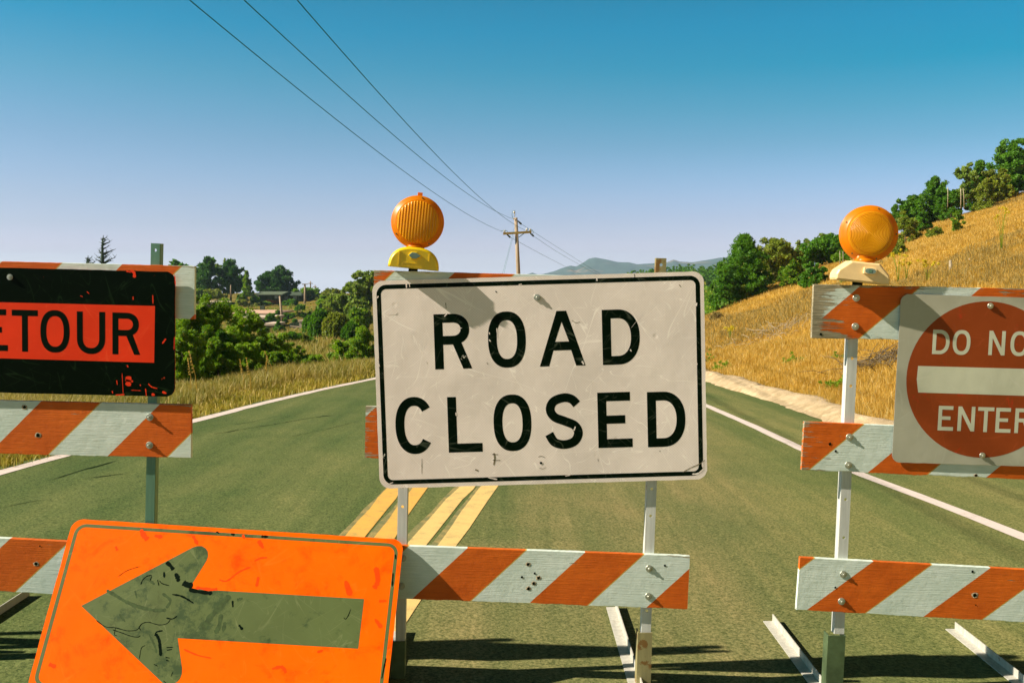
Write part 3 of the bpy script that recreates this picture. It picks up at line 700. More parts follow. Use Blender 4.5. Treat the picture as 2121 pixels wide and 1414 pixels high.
def foot(parent, x, gy0, gy1, mat, side=1, w=.042, hh=.036, yc=None, sleeve=None, smat='sleeve_green', psz=.05):
    """angle iron lying on the road along the view direction, with the sleeve the upright stands in"""
    t = .004; g = lambda y: float(road_z(x, y)); mb = Mb()
    def tf(v): return (x + v[0], v[1], g(v[1]) + v[2] + .003)
    mb.box(-w * side, 0, gy0, gy1, 0, t, tf); mb.box(0, t * side, gy0, gy1, 0, hh, tf)
    fo = obj('foot', mb.me('foot', mat), parent)
    if sleeve:
        top, tw = sleeve; h = tw / 2; zb = g(YB)
        prof = [(-h, -.008), (h, -.008), (h, .046), (h - .004, .046), (h - .004, -.004), (-h + .004, -.004), (-h + .004, .046), (-h, .046)]
        n = len(prof); b2 = Mb(); cx, cy, cz, lean = top
        V = [(cx + a, cy + b_, cz) for a, b_ in prof] + [(cx + a - lean * (cz - zb), cy + b_, zb) for a, b_ in prof]
        Fc = [(i, (i + 1) % n, n + (i + 1) % n, n + i) for i in range(n)] + [(0, 1, 4, 5), (1, 2, 3, 4), (5, 6, 7, 0)]
        b2.add(V, Fc); obj('sleeve', b2.me('sleeve', smat), fo)
    return fo

GB = 'barricades across the road'
# ---- left barricade
lb = empty('barricade', (-2.0, YB + .02, .07), 'striped plank barricade at the left with bare steel posts, behind the detour sign', 'barricade', GB)
def line(x, a, b_): return a[1] + (b_[1] - a[1]) * (x - a[0]) / (b_[0] - a[0])
L0 = -290
def LF(t0, t1, xe, hgt, Y=YB):
    TL = (L0, line(L0, t0, t1)); TR = (xe, line(xe, t0, t1)); return Frame(TL, TR, (L0 - 1.5, TL[1] + hgt), Y)
f = LF((0, 541), (403, 551), 403, 110); r1 = rail(lb, f, W2O=(502, 553), slant=.98, mat='board_paint', seed=1)
f = LF((0, 829), (395, 838), 395.5, 110); r2 = rail(lb, f, W2O=(331, 837), slant=.98, seed=2)
put_bolt(r2, f, 310.5, 863.5, me=BOLT_LONG); put_bolt(r2, f, 310, 921.5, me=BOLT_LONG)
hole(r2, f, 51, 843, .006); lip(r2, f, 51, 843); hole(r2, f, 79, 901, .007); lip(r2, f, 79, 901)
f = LF((0, 1113.5), (141, 1121), 390, 110); r3 = rail(lb, f, W2O=(21, 1115), slant=.98, seed=3)
hole(r3, f, 75, 1167, .007); lip(r3, f, 75, 1167, .008); hole(r3, f, 83, 1130, .003)
o, a, ex, ey, ez, w = post(lb, (322, 504), (309.5, 1100), 19.5, 'steel', holes=[.025], length=1.45)
gxp = P(300, 1400, YB).x
foot(lb, gxp, YB - .55, YB + .78, 'foot_white', sleeve=((gxp + .004, YB + T, .28, .02), .052))
post(lb, (-165, 494), (-185, 1100), 19.5, 'steel', length=1.45)
foot(lb, -2.21, YB - .55, YB + .80, 'foot_white', side=1, sleeve=((-2.2, YB + T, .30, .02), .052))
# the lit bulb-shaped hole near the post top shows sky through it
# ---- centre barricade
cb = empty('barricade', (0.1, YB + .02, 0), 'middle striped plank barricade carrying the ROAD CLOSED sign', 'barricade', GB)
f = Frame((774.7, 559.5), (1452, 578), (773, 669), YB); r1 = rail(cb, f, W2O=(941, 565), slant=1.0, mat='board_worn', seed=4)
f = Frame((757.5, 841), (1440, 860), (756.5, 948), YB); r2 = rail(cb, f, W2O=(779, 842), slant=1.0, mat='board_worn', seed=5)
f = Frame((748, 1126.5), (1429, 1151), (746, 1236), YB); r3 = rail(cb, f, W2O=(1211, 1144), slant=1.0, seed=6)
put_bolt(r3, f, 1344.5, 1176.5); put_bolt(r3, f, 1343, 1234); put_bolt(r3, f, 834.5, 1155); put_bolt(r3, f, 831.5, 1213)
for hx, hy, hr in ((1094, 1168, .006), (1107.5, 1187, .0045), (1081, 1194.5, .005), (1115.5, 1196, .006), (1105.5, 1207.5, .006), (1095, 1218, .006)):
    hole(r3, f, hx, hy, hr); 
    if hr > .005: lip(r3, f, hx, hy, hr * 1.3)
hole(r3, f, 1377, 1170.5, .005)
post(cb, (842, 565), (832, 1150), 20.5, 'steel_white', holes=[.875, .80], length=1.42)
post(cb, (1370, 534.6), (1344.5, 1160), 21.5, 'steel_rusty', holes=[.025], length=.50)
o, a, ex, ey, ez, w = post(cb, (1351, 985), (1338, 1310), 21, 'steel_white', holes=[.05, .152, .405, .515], length=.66)
xr = P(1333, 1400, YB).x
foot(cb, xr - .012, YB - .30, YB + .92, 'foot_white', sleeve=((P(1337, 1312, YB).x, YB + T, P(1337, 1312, YB).z, .02), .054), smat='steel_rusty')
xl_ = P(822, 1400, YB).x
foot(cb, xl_ - .035, YB - .30, YB + .50, 'foot_white', sleeve=((xl_ + .003, YB + T, .16, .02), .054))
# ---- right barricade
rb = empty('barricade', (1.6, YB + .02, -.06), 'right striped plank barricade with weathered peeling top plank, carrying the DO NOT ENTER sign', 'barricade', GB)
XR = 2335
def RF(TL, T1, BL, Y=YB): return Frame(TL, (XR, line(XR, TL, T1)), BL, Y)
f = RF((1686, 588.6), (2121, 597.8), (1679.5, 699.5)); r1 = rail(rb, f, W2O=(1784, 590.5), slant=1.12, mat='board_rotten', seed=7)
put_bolt(r1, f, 1773.5, 617); put_bolt(r1, f, 1771.5, 676)
hole(r1, f, 1700, 692, .005)
f = RF((1666.5, 873), (1854, 881), (1663.5, 972.7)); r2 = rail(rb, f, W2O=(1912, 884), slant=1.08, mat='board_worn', seed=8)
put_bolt(r2, f, 1759.5, 905); put_bolt(r2, f, 1757, 962.5); hole(r2, f, 1719, 919, .0055); hole(r2, f, 1731, 934, .005); hole(r2, f, 2021, 984, .005); lip(r2, f, 2021, 984, .006)
f = RF((1657.6, 1153.6), (2121, 1178.9), (1652, 1262.4)); r3 = rail(rb, f, W2O=(1810, 1161), slant=1.18, mat='board_paint', seed=9)
put_bolt(r3, f, 1746.5, 1188.5); put_bolt(r3, f, 1743, 1244.5); hole(r3, f, 2019, 1232, .007); hole(r3, f, 2014, 1183, .005); hole(r3, f, 2021, 1252, .003)
lip(r3, f, 2019, 1232, .010); hole(r3, f, 1730, 1216, .004)
post(rb, (1772, 600), (1745, 1170), 21.5, 'steel_white', holes=[.255, .358, .785, .93, 1.03], length=1.30)
xs_ = P(1734, 1400, YB).x; tp = P(1735.5, 1318, YB)
foot(rb, xs_ - .035, YB - .30, YB + .80, 'foot_white', sleeve=((tp.x, YB + T, tp.z, .03), .066))
post(rb, (2262, 610), (2235, 1170), 21.5, 'steel_white', length=1.30)
foot(rb, 2.02, YB - .30, YB + .78, 'foot_white', side=1, sleeve=((2.06, YB + T, .15, .03), .06))
# ---- one more barricade outside the frame on the left; its shadow falls into view
fb = empty('barricade', (-3.6, YB + .02, .13), 'striped plank barricade beyond the left edge, casting striped shadows', 'barricade', GB)
for k, (o_, l_) in enumerate([((-1010, 522), 110), ((-1012, 800), 110), ((-1014, 1078), 110)]):
    f = Frame(o_, (o_[0] + 640, o_[1] + 16), (o_[0] - 1, o_[1] + l_), YB); rail(fb, f, W2O=(o_[0] + 60, o_[1]), seed=20 + k)
post(fb, (-920, 480), (-940, 1100), 20, 'steel', length=1.40); post(fb, (-450, 490), (-470, 1100), 20, 'steel', length=1.40)

# ================================================================== THE SIGNS
def panel(name, fr, r, mat, parent, t=.0022, bow=.0, seed=0, mat2='aluminium', bend=None):
    """sheet-metal blank with rounded corners, slightly dented"""
    pts = rrect(0, fr.W, -fr.H, 0, r, 8); fine = []
    for i in range(len(pts)):
        a = pts[i]; b_ = pts[(i + 1) % len(pts)]; n = max(1, int(math.dist(a, b_) / .03))
        for k in range(n): fine.append((a[0] + (b_[0] - a[0]) * k / n, a[1] + (b_[1] - a[1]) * k / n))
    rr = random.Random(seed); fine = [(x + rr.uniform(-1, 1) * .0006, z + rr.uniform(-1, 1) * .0006) for x, z in fine]
    mb = Mb(); mb.prism(fine, 0, t); me = mb.me(name, mat); me.materials.append(M[mat2])
    for p in me.polygons:
        if abs(p.normal.y) < .5 or p.normal.y > .5: p.material_index = 1
    return obj(name, me, parent, fr.m)
def ring(fr, inset, w, r):
    return [rrect(inset, fr.W - inset, -fr.H + inset, -inset, max(.004, r - inset * .6)), rrect(inset + w, fr.W - inset - w, -fr.H + inset + w, -inset - w, max(.003, r - inset * .6 - w))]
def thing(name, fr, label, cat, group=None):
    return empty(name, fr.w(fr.W / 2, 0, -fr.H), label, cat, group)
def smear(parent, fr, pts, w, mat='marker_black', off=-.0006, seed=0, Zf=None, name='scribble'):
    rr = random.Random(seed); g = [fr.px(*Zf(*p)) for p in pts]; g = crom(g, 6); n = len(g)
    poly = []
    mb = Mb(); V = []; Fc = []
    for i, p in enumerate(g):
        a = g[max(i - 1, 0)]; b_ = g[min(i + 1, n - 1)]; dx, dz = b_[0] - a[0], b_[1] - a[1]; l = math.hypot(dx, dz) or 1
        h = w * rr.uniform(.55, 1.1) * (.35 if i in (0, n - 1) else 1); V += [(p[0] - dz / l * h, off, p[1] + dx / l * h), (p[0] + dz / l * h, off, p[1] - dx / l * h)]
        if i: Fc.append((2 * i - 2, 2 * i - 1, 2 * i + 1, 2 * i))
    mb.add(V, Fc); return mb, mat
# ROAD CLOSED
f = Frame((770.3, 582.0), (1457.6, 561.6), (777.2, 1011.9), YB - .007)
rc = thing('road_sign', f, 'large scratched white sign reading ROAD CLOSED in black', 'road sign')
panel('sign_plate', f, .040, 'sign_white', rc, seed=1)
sheet('border', [ring(f, .015, .016, .045)], -.0003, 'sign_black', rc, f.m)
def Z5(x, y): return 760 + x / 2.946, 540 + y / 2.946
def L5(ch, x0, x1, yt, yb): a = Z5(x0, yt); b_ = Z5(x1, yb); return (ch, a[0], b_[0], a[1], b_[1])
letters(word(f, [L5('R', 417, 643, 323, 659), L5('O', 744, 974, 312, 648), L5('A', 1055, 1334, 305, 641), L5('D', 1440, 1668, 296, 632),
      L5('C', 177, 403, 833, 1174), L5('L', 500, 707, 828, 1166), L5('O', 778, 1008, 818, 1156), L5('S', 1097, 1318, 809, 1145), L5('E', 1413, 1622, 801, 1138), L5('D', 1715, 1946, 797, 1133)], .158), -.0003, 'sign_black', rc, f.m)
for k, (pts, w_, mt) in enumerate([([(1632, 80), (1634, 130)], .0012, 'marker_black'), ([(240, 140), (242, 166)], .0028, 'sign_white'), ([(258, 142), (262, 160)], .0016, 'sign_white'), ([(1402, 106), (1404, 124)], .0030, 'sign_white'), ([(925, 146), (945, 143)], .0022, 'sign_white'),
        ([(60, 596), (66, 622), (72, 650)], .0050, 'sign_white'), ([(70, 215), (62, 228)], .0028, 'sign_white'), ([(542, 925), (546, 945)], .0030, 'sign_white'), ([(1312, 612), (1324, 632)], .0040, 'sign_white'), ([(1300, 636), (1330, 634)], .0014, 'marker_black'), ([(1272, 1010), (1262, 1036)], .0028, 'sign_white'), ([(1266, 1035), (1268, 1060)], .0012, 'marker_black'),
        ([(792, 410), (797, 470)], .0020, 'sign_white'), ([(745, 436), (750, 450)], .0022, 'sign_white'), ([(744, 480), (756, 492)], .0022, 'sign_white'), ([(546, 408), (580, 410)], .0016, 'sign_white'), ([(472, 340), (490, 322)], .0022, 'sign_white'), ([(1606, 540), (1614, 552)], .0022, 'sign_white'), ([(1612, 410), (1685, 318)], .0006, 'sign_white'),
        ([(775, 1172), (780, 1205), (773, 1245)], .0032, 'grime'), ([(762, 1180), (800, 1180)], .0014, 'grime'), ([(765, 1215), (815, 1216)], .0014, 'grime'), ([(336, 1205), (334, 1300)], .0012, 'grime'), ([(1046, 1196), (1062, 1190), (1088, 1200)], .0012, 'grime'), ([(1052, 1262), (1075, 1268), (1092, 1258)], .0008, 'grime'),
        ([(660, 1272), (680, 1280)], .0028, 'grime'), ([(785, 184), (791, 194)], .0026, 'marker_black'), ([(480, 255), (484, 290)], .0016, 'grime'), ([(175, 330), (190, 318)], .0010, 'grime'), ([(732, 620), (738, 632)], .0014, 'grime'), ([(1785, 1158), (1790, 1162)], .0022, 'grime'), ([(1410, 1205), (1411, 1225)], .0010, 'grime'),
        ([(1925, 1290), (1975, 1262), (2030, 1238), (2062, 1215)], .0016, 'grime'), ([(1985, 1300), (2020, 1296), (2055, 1268)], .0030, 'sign_white'), ([(2048, 1222), (2050, 1262)], .0034, 'sign_white'), ([(1905, 145), (1915, 160)], .0014, 'grime'), ([(2012, 255), (2010, 278)], .0020, 'sign_white'), ([(2008, 620), (2016, 634)], .0022, 'sign_white'),
        ([(1250, 362), (1275, 378), (1300, 372)], .0012, 'grime'), ([(125, 328), (185, 327)], .0012, 'sign_white'), ([(355, 610), (366, 625)], .0022, 'sign_white'), ([(130, 1362), (160, 1350)], .0016, 'sign_white'), ([(740, 1322), (795, 1332)], .0026, 'sign_white'), ([(1210, 1312), (1240, 1306)], .0018, 'sign_white')]):
    mb_, _ = smear(rc, f, pts, w_, seed=k, off=-.0006, Zf=Z5); obj('chip' if mt == 'sign_white' else 'scuff', mb_.me('chip', mt), rc, f.m)
put_bolt(rc, f, *Z5(1038, 224), off=-.001, me=bolt_mesh(.0085, .0085, .0125)); hole(rc, f, *Z5(1062, 1232), .005)
# DETOUR
f = Frame((-322, 546.5), (363, 563), (-329, 805), YB - .016)
dt = thing('road_sign', f, 'black sign with DETOUR on a red-orange panel, at the left', 'road sign')
panel('sign_plate', f, .034, 'detour_black', dt, seed=2, mat2='detour_red')
A = [f.px(-282, 619), f.px(321, 633.5), f.px(319.3, 751), f.px(-284, 733.5)]
sheet('red_panel', [[A]], -.0003, 'detour_red', dt, f.m)
def L1(ch, x0, x1, yt, yb): return (ch, x0, x1, yt, yb)
letters(word(f, [('D', -122, -65, 637, 722), ('E', -44, 16.5, 639.8, 726), ('T', 25, 79, 641.8, 728), ('O', 84, 144.5, 643, 729), ('U', 159.5, 218, 645.3, 732), ('R', 233, 290.5, 647.5, 734)], .142), -.0006, 'marker_black', dt, f.m)
def Z1(x, y): return x / 2.9455, 480 + y / 2.9455
for k, (pts, w_) in enumerate([([(795, 236), (818, 250), (820, 280)], .006), ([(770, 240), (800, 246)], .003), ([(812, 395), (813, 415)], .0022), ([(932, 385), (934, 440)], .0022), ([(990, 682), (1012, 652)], .0042),
        ([(783, 880), (785, 915), (780, 940)], .0105), ([(765, 905), (812, 912)], .005), ([(775, 812), (782, 826)], .0028), ([(712, 905), (716, 932)], .002), ([(905, 925), (925, 945), (960, 955)], .0024), ([(705, 995), (760, 992)], .0028), ([(855, 930), (858, 940)], .002),
        ([(888, 955), (893, 1000)], .0022), ([(925, 990), (945, 995)], .0055), ([(990, 975), (1015, 985)], .0045), ([(1066, 260), (1071, 330)], .002), ([(1064, 640), (1062, 720)], .0015), ([(685, 970), (688, 985)], .002), ([(745, 860), (752, 990)], .0012), ([(800, 965), (860, 968)], .0012), ([(530, 365), (545, 378)], .0014), ([(490, 390), (505, 396)], .0014)]):
    mb_, _ = smear(dt, f, pts, w_, seed=k, off=-.0004, Zf=Z1); obj('paint_chip', mb_.me('paint_chip', 'detour_red'), dt, f.m)
put_bolt(dt, f, 21, 574, off=-.001, me=NUT)
# DO NOT ENTER
f = Frame((1866.5, 608.5), (2222, 619.5), (1852.5, 957), YB - .009)
dn = thing('road_sign', f, 'square white sign with a faded red disc reading DO NOT ENTER', 'road sign')
panel('sign_plate', f, .030, 'dne_white', dn, seed=3)
def Z3(x, y): return 1660 + x / 2.319, 400 + y / 2.319
cx, cz = f.px(2039.5, 786.5); rad = (f.px(2039.5, 624.7)[1] - f.px(2039.5, 948.5)[1]) / 2
circ = arc(cx, cz, rad, rad, 0, 360, 72)[:-1]
sheet('red_disc', [[circ]], -.0003, 'dne_red', dn, f.m)
bar = [f.px(1901.5, 757.5)] + [f.px(2177, 765)] + [f.px(2180, 793), f.px(2177, 821)] + [f.px(1901.5, 812.5), f.px(1898.7, 785)]
sheet('white_bar', [[bar]], -.0006, 'dne_text', dn, f.m)
def L3(ch, x0, x1, yt, yb): a = Z3(x0, yt); b_ = Z3(x1, yb); return (ch, a[0], b_[0], a[1], b_[1])
letters(word(f, [L3('D', 626, 708, 656, 773), L3('O', 723, 808, 658, 775), L3('N', 896, 975, 661, 778), L3('O', 1000, 1086, 664, 781), L3('T', 1094, 1158, 667, 784),
      L3('E', 653, 727, 1021, 1139), L3('N', 747, 829, 1024, 1142), L3('T', 842, 920, 1027, 1146), L3('E', 929, 1003, 1030, 1149), L3('R', 1021, 1100, 1033, 1152)], .150), -.0006, 'dne_text', dn, f.m)
put_bolt(dn, f, *Z3(906, 541), off=-.002, me=NUT); put_bolt(dn, f, *Z3(868, 1258), off=-.001, me=NUT)
# ARROW sign leaning back against the planks
def Z4(x, y): return x / 2.4663, 1060 + y / 2.4663
f = Frame((152, 1073.5), (836.5, 1117), (45.5, 1430), YB - .006, YB - .006, YB - .335)
ar = thing('road_sign', f, 'orange sign with a dirty olive left-pointing arrow leaning against the planks', 'road sign')
panel('sign_plate', f, .040, 'arrow_orange', ar, seed=4)
sheet('border', [ring(f, .017, .0125, .050)], -.0003, 'arrow_olive', ar, f.m)
ap = [(415, 478), (985, 180), (1008, 173), (1032, 173), (1050, 184), (1061, 200), (1063, 225), (1055, 248), (966, 391), (1860, 443), (1830, 697), (908, 643), (930, 795), (929, 825), (920, 850), (903, 868), (880, 878), (852, 880), (836, 876)]
sheet('arrow', [[[f.px(*Z4(*p)) for p in ap]]], -.0003, 'arrow_olive', ar, f.m)
# felt-pen and rubber marks on it
marks = Mb()
for pts, w_ in [([(492, 552), (540, 585), (590, 590), (650, 605), (700, 600), (725, 570), (760, 562), (810, 575), (850, 570), (870, 550)], .0016),
                ([(575, 600), (620, 615), (660, 630), (700, 638), (718, 630)], .0016), ([(720, 605), (712, 585), (728, 568)], .0014), ([(590, 590), (585, 625), (598, 630)], .0014),
                ([(850, 255), (872, 275), (886, 295)], .009), ([(896, 312), (908, 335), (912, 355)], .0085), ([(935, 360), (960, 372), (985, 375)], .0125),
                ([(838, 305), (840, 335)], .004), ([(720, 370), (728, 348), (750, 328), (775, 322)], .0022), ([(775, 325), (768, 350)], .002), ([(815, 350), (830, 365), (865, 375)], .002), ([(805, 345), (812, 375)], .002),
                ([(796, 620), (812, 650), (818, 690), (822, 735)], .0055), ([(832, 605), (800, 612), (792, 632)], .003), ([(850, 540), (880, 545), (905, 530)], .003),
                ([(1756, 538), (1765, 546), (1778, 530), (1792, 495)], .0015), ([(850, 690), (885, 690)], .002), ([(852, 705), (880, 700)], .002), ([(845, 740), (868, 745)], .002), ([(848, 755), (865, 760)], .002),
                ([(1188, 452), (1190, 485)], .004), ([(1220, 575), (1240, 600)], .005), ([(742, 680), (722, 695), (712, 750)], .0013), ([(605, 328), (650, 298), (718, 276)], .0009),
                ([(1105, 100), (1120, 108)], .004), ([(1180, 112), (1200, 116)], .005), ([(1335, 124), (1370, 126)], .0055), ([(2020, 215), (2022, 240)], .003), ([(2008, 310), (2004, 380)], .0035), ([(1972, 745), (1960, 800), (1950, 850)], .003),
                ([(785, 775), (808, 787)], .0013), ([(883, 815), (874, 838)], .0013), ([(835, 860), (850, 875)], .0013), ([(965, 395), (1010, 405), (1085, 415)], .008), ([(880, 420), (930, 430), (990, 465)], .0035)]:
    mb_, _ = smear(ar, f, pts, w_, seed=int(pts[0][0]), Zf=Z4); me = bpy.data.meshes.new('scribble'); me.from_pydata(mb_.V, [], mb_.F); me.materials.append(M['marker_black']); obj('scribble', me, ar, f.m)
for k, (pts, w_, mt) in enumerate([([(545, 398), (590, 425), (640, 455), (700, 480), (780, 500), (850, 500)], .007, 'smudge'), ([(1175, 425), (1130, 480), (1080, 530), (1050, 575), (1030, 590)], .012, 'smudge'), ([(1130, 520), (1120, 580), (1100, 620)], .010, 'smudge'), ([(1150, 560), (1140, 610)], .007, 'smudge'),
        ([(730, 340), (760, 345), (790, 370)], .006, 'smudge'), ([(830, 415), (870, 450), (850, 490)], .006, 'smudge'), ([(700, 440), (690, 400)], .004, 'smudge'), ([(610, 520), (640, 560)], .005, 'smudge'), ([(1210, 450), (1240, 440)], .006, 'smudge'), ([(760, 620), (790, 680), (800, 720)], .004, 'smudge'),
        ([(720, 88), (735, 120), (755, 140)], .010, 'red_stain'), ([(790, 120), (830, 128)], .008, 'red_stain'), ([(985, 120), (1010, 165)], .007, 'red_stain'), ([(1320, 145), (1345, 185)], .008, 'red_stain'), ([(1300, 250), (1330, 235), (1365, 232)], .004, 'red_stain'), ([(1120, 345), (1160, 350), (1220, 305), (1280, 280)], .0035, 'red_stain'),
        ([(1000, 385), (1080, 395), (1110, 392)], .006, 'red_stain'), ([(1320, 330), (1310, 380)], .006, 'red_stain'), ([(1765, 350), (1790, 425)], .012, 'red_stain'), ([(1920, 280), (1930, 350), (1910, 390)], .010, 'red_stain'), ([(1935, 455), (1975, 452)], .006, 'red_stain'), ([(1915, 545), (1950, 590)], .007, 'red_stain'),
        ([(590, 175), (600, 195)], .005, 'red_stain'), ([(250, 775), (285, 790)], .008, 'red_stain'), ([(940, 700), (1010, 730), (1080, 745)], .003, 'red_stain'), ([(1390, 800), (1440, 790), (1460, 820)], .006, 'red_stain'), ([(1620, 715), (1650, 705)], .005, 'red_stain'), ([(1240, 115), (1248, 135)], .005, 'red_stain')]):
    mb_, _ = smear(ar, f, pts, w_, seed=300 + k, Zf=Z4, off=-.00045); obj('smudge' if mt == 'smudge' else 'stain', mb_.me('smudge', mt), ar, f.m)
# short feet the sheet rests on
g_ = Mb()
for xx in (.2, f.W - .2):
    p = f.w(xx, .004, -f.H); g_.box(p.x - .02, p.x + .02, p.y - .01, p.y + .03, float(road_z(p.x, p.y)), p.z + .02)
obj('support_foot', g_.me('support_foot', 'black_rubber'), ar)

# ================================================================== THE WARNING LIGHTS
def beacon(label, px_head, r, px_base, tilt, yaw, kind):
    """round amber lens head on a battery case; local x right, y away, z up; origin at case bottom centre"""
    c = P(px_base[0], px_base[1], YB - .012)
    m = Matrix.Translation(c) @ Matrix.Rotation(R(yaw), 4, 'Z') @ Matrix.Rotation(R(tilt), 4, 'Y')
    mi = m.inverted(); h = mi @ P(px_head[0], px_head[1], YB - .012); hx, hz = h.x, h.z
    root = empty('warning_light', c, label, 'warning light', 'amber warning lights on the barricades')
    amber = 'amber_rim'
    for s_ in (-1, 1):       # front and back halves: flat flange then domed lens
        mb = Mb(); mb.lathe([(r, s_ * .002), (r, s_ * .014), (r * .985, s_ * .0165), (r * .86, s_ * .018), (r * .845, s_ * .0235), (r * .80, s_ * .0245)], 64, (hx, 0, hz))
        rim = obj('lens_rim', mb.me('lens_rim', amber, True), root, m)
        mb = Mb(); k = r * .80
        mb.lathe([(k, s_ * .0235)] + [(k * math.cos(a), s_ * (.0245 + .009 * math.sin(a))) for a in [R(x) for x in (8, 20, 34, 48, 62, 76, 86)]], 64, (0, 0, 0))
        obj('lens', mb.me('lens', 'lens_ribbed' if kind == 1 else 'lens_ring', True), root, m @ Matrix.Translation((hx, 0, hz)))
    angs = (84, 214, 303) if kind == 1 else (78, 160, 5, 235, 292)
    scr = Mb()
    for a in angs: scr.lathe([(.0026, -.0185), (.0026, -.0172)], 10, (hx + r * .92 * math.cos(R(a)), 0, hz + r * .92 * math.sin(R(a))))
    obj('lens_screws', scr.me('lens_screws', 'sleeve_green'), root, m)
    w = .185 if kind == 1 else .200; d = .045
    if kind == 1:
        hh = .079; mb = Mb(); tabp = rrect(hx - .009, hx + .009, hz + r * .96, hz + r * 1.12, .002, 3); mb.prism(tabp, -.010, .010); obj('tab', mb.me('tab', amber, False, .001), root, m)
        mb = Mb(); mb.tube([(hx * .5, 0, hh - .006), (hx * .6, 0, hz - r * .93)], [.031, .026], 28); mb.tube([(hx * .5, 0, hh - .002), (hx * .5, 0, hh + .005)], [.033, .033], 28)
        obj('neck', mb.me('neck', amber, True), root, m)
        # half-round case: front outline stepped back at the edge for a soft shoulder
        def outl(k): return [(-w / 2 * k, 0)] + [(w / 2 * k * math.copysign(abs(math.cos(a)) ** .8, math.cos(a)), hh * (1 - (1 - k) * 1.3) * math.sin(a) ** .85) for a in [math.pi - math.pi * i / 26 for i in range(1, 26)]] + [(w / 2 * k, 0)]
        V = []; lay = [(-d, .90), (-d + .003, .945), (-d + .010, .985), (-d + .02, 1.0), (d - .02, 1.0), (d - .006, .97), (d, .90)]; n = 27
        for y, k in lay: V += [(x, y, z) for x, z in outl(k)]
        Fc = [tuple(range(n)), tuple(range((len(lay) - 1) * n, len(lay) * n))] + [(j * n + i, j * n + (i + 1) % n, (j + 1) * n + (i + 1) % n, (j + 1) * n + i) for j in range(len(lay) - 1) for i in range(n)]
        mb = Mb(); mb.add(V, Fc); cs = obj('battery_case', mb.me('battery_case', 'yellow_case', True), root, m)
        me = cs.data
        for p in me.polygons: p.use_smooth = len(p.vertices) == 4 and abs(p.normal.z) < .999 and not all(abs(me.vertices[i].co.z) < 1e-6 for i in p.vertices)
        # ribs and panel lines
        rb_ = Mb(); 
        rb_.box(-.056, -.053, -d - .002, -d + .002, .006, .060); rb_.box(.052, .055, -d - .002, -d + .002, .006, .060)
        rb_.box(-.042, .036, -d - .0018, -d + .002, .0060, .0078); rb_.box(-.042, -.040, -d - .0018, -d + .002, .006, .019); rb_.box(.034, .036, -d - .0018, -d + .002, .006, .019); rb_.box(-.042, .036, -d - .0018, -d + .002, .0182, .0200)
        obj('case_rib', rb_.me('case_rib', 'yellow_case'), root, m)
        dia = [(-.0215, .047), (-.010, .0585), (.006, .0585), (.0240, .047), (.006, .0350), (-.010, .0350)]
        mb = Mb(); dd = [(x * 1.12 - .0, (z - .047) * 1.14 + .047) for x, z in dia]; mb.prism(dd, -d - .012, -d + .002); obj('switch_boss', mb.me('switch_boss', 'yellow_case', False, .002), root, m)
        mb = Mb(); mb.prism([(x * .95, (z - .047) * .9 + .047) for x, z in dia], -d - .0150, -d - .011); obj('switch', mb.me('switch', 'grey_button', False, .001), root, m)
    else:
        hh = .062; out = [(-w / 2, 0), (-w / 2, .018), (-w / 2 * .93, .034), (-w * .25, .070), (w * .27, .070), (w / 2 * .94, .030), (w / 2, .014), (w / 2, 0)]
        lay = [(-d, .93), (-d + .004, .965), (-d + .010, 1.0), (d - .01, 1.0), (d, .93)]; n = len(out); V = []
        for y, k in lay: V += [(x * k, y, z * (k if z > .01 else 1)) for x, z in out]
        Fc = [tuple(range(n)), tuple(range((len(lay) - 1) * n, len(lay) * n))] + [(j * n + i, j * n + (i + 1) % n, (j + 1) * n + (i + 1) % n, (j + 1) * n + i) for j in range(len(lay) - 1) for i in range(n)]
        mb = Mb(); mb.add(V, Fc); mb.box(-w / 2 * .97, w / 2 * .97, -d + .003, d - .003, -.004, .001); obj('battery_case', mb.me('battery_case', 'cream_case', False, .0025), root, m)
        mb = Mb(); mb.tube([(hx * .9, 0, .066), (hx, 0, hz - r * .88)], [.038, .034], 28); mb.lathe([(.002, -.026), (.018, -.024), (.026, -.016), (.028, 0)], 24, (hx - .012, 0, hz - r * .93)); obj('neck', mb.me('neck', amber, True), root, m)
        mb = Mb(); mb.prism(rrect(-.005, .041, .027, .051, .004, 4), -d - .012, -d + .002); obj('switch_boss', mb.me('switch_boss', 'cream_case', False, .0015), root, m)
        mb = Mb(); mb.prism(arc(.018, .039, .019, .0095, 0, 360, 28)[:-1], -d - .0135, -d - .010); sw = obj('switch', mb.me('switch', 'grey_button'), root, m)
        mb = Mb(); mb.prism(rrect(.012, .023, .034, .044, .001, 2), -d - .0145, -d - .013); obj('key_slot', mb.me('key_slot', 'steel'), sw, m)
        mb = Mb(); mb.lathe([(.004, -.028), (.004, -.02), (.0035, .0)], 12, (.010, -.006, .071)); obj('case_screw', mb.me('case_screw', 'cream_case'), root, m)
        # red-lettered strip along the left shoulder
        mb = Mb()
        ax, az, bx, bz = -w / 2 * .955, .030, -w * .25, .0685; ln = math.hypot(bx - ax, bz - az)
        for i in range(11):
            t0 = .08 + i * .078; 
            for y0, y1 in ((-.030, -.026), (-.018, -.014)): 
                q = [(ax + (bx - ax) * t - (bz - az) / ln * .0012, az + (bz - az) * t + (bx - ax) / ln * .0012) for t in (t0, t0 + .055)]
                mb.add([(q[0][0], y0, q[0][1]), (q[1][0], y0, q[1][1]), (q[1][0], y1, q[1][1]), (q[0][0], y1, q[0][1])], [(0, 1, 2, 3)])
        obj('strip_marking', mb.me('strip_marking', 'dne_red'), root, m)
    mb = Mb(); mb.box(-.017, .017, .014, .030, -.022, .002); obj('mounting_bracket', mb.me('mounting_bracket', 'black_rubber', False, .001), root, m)
    return root
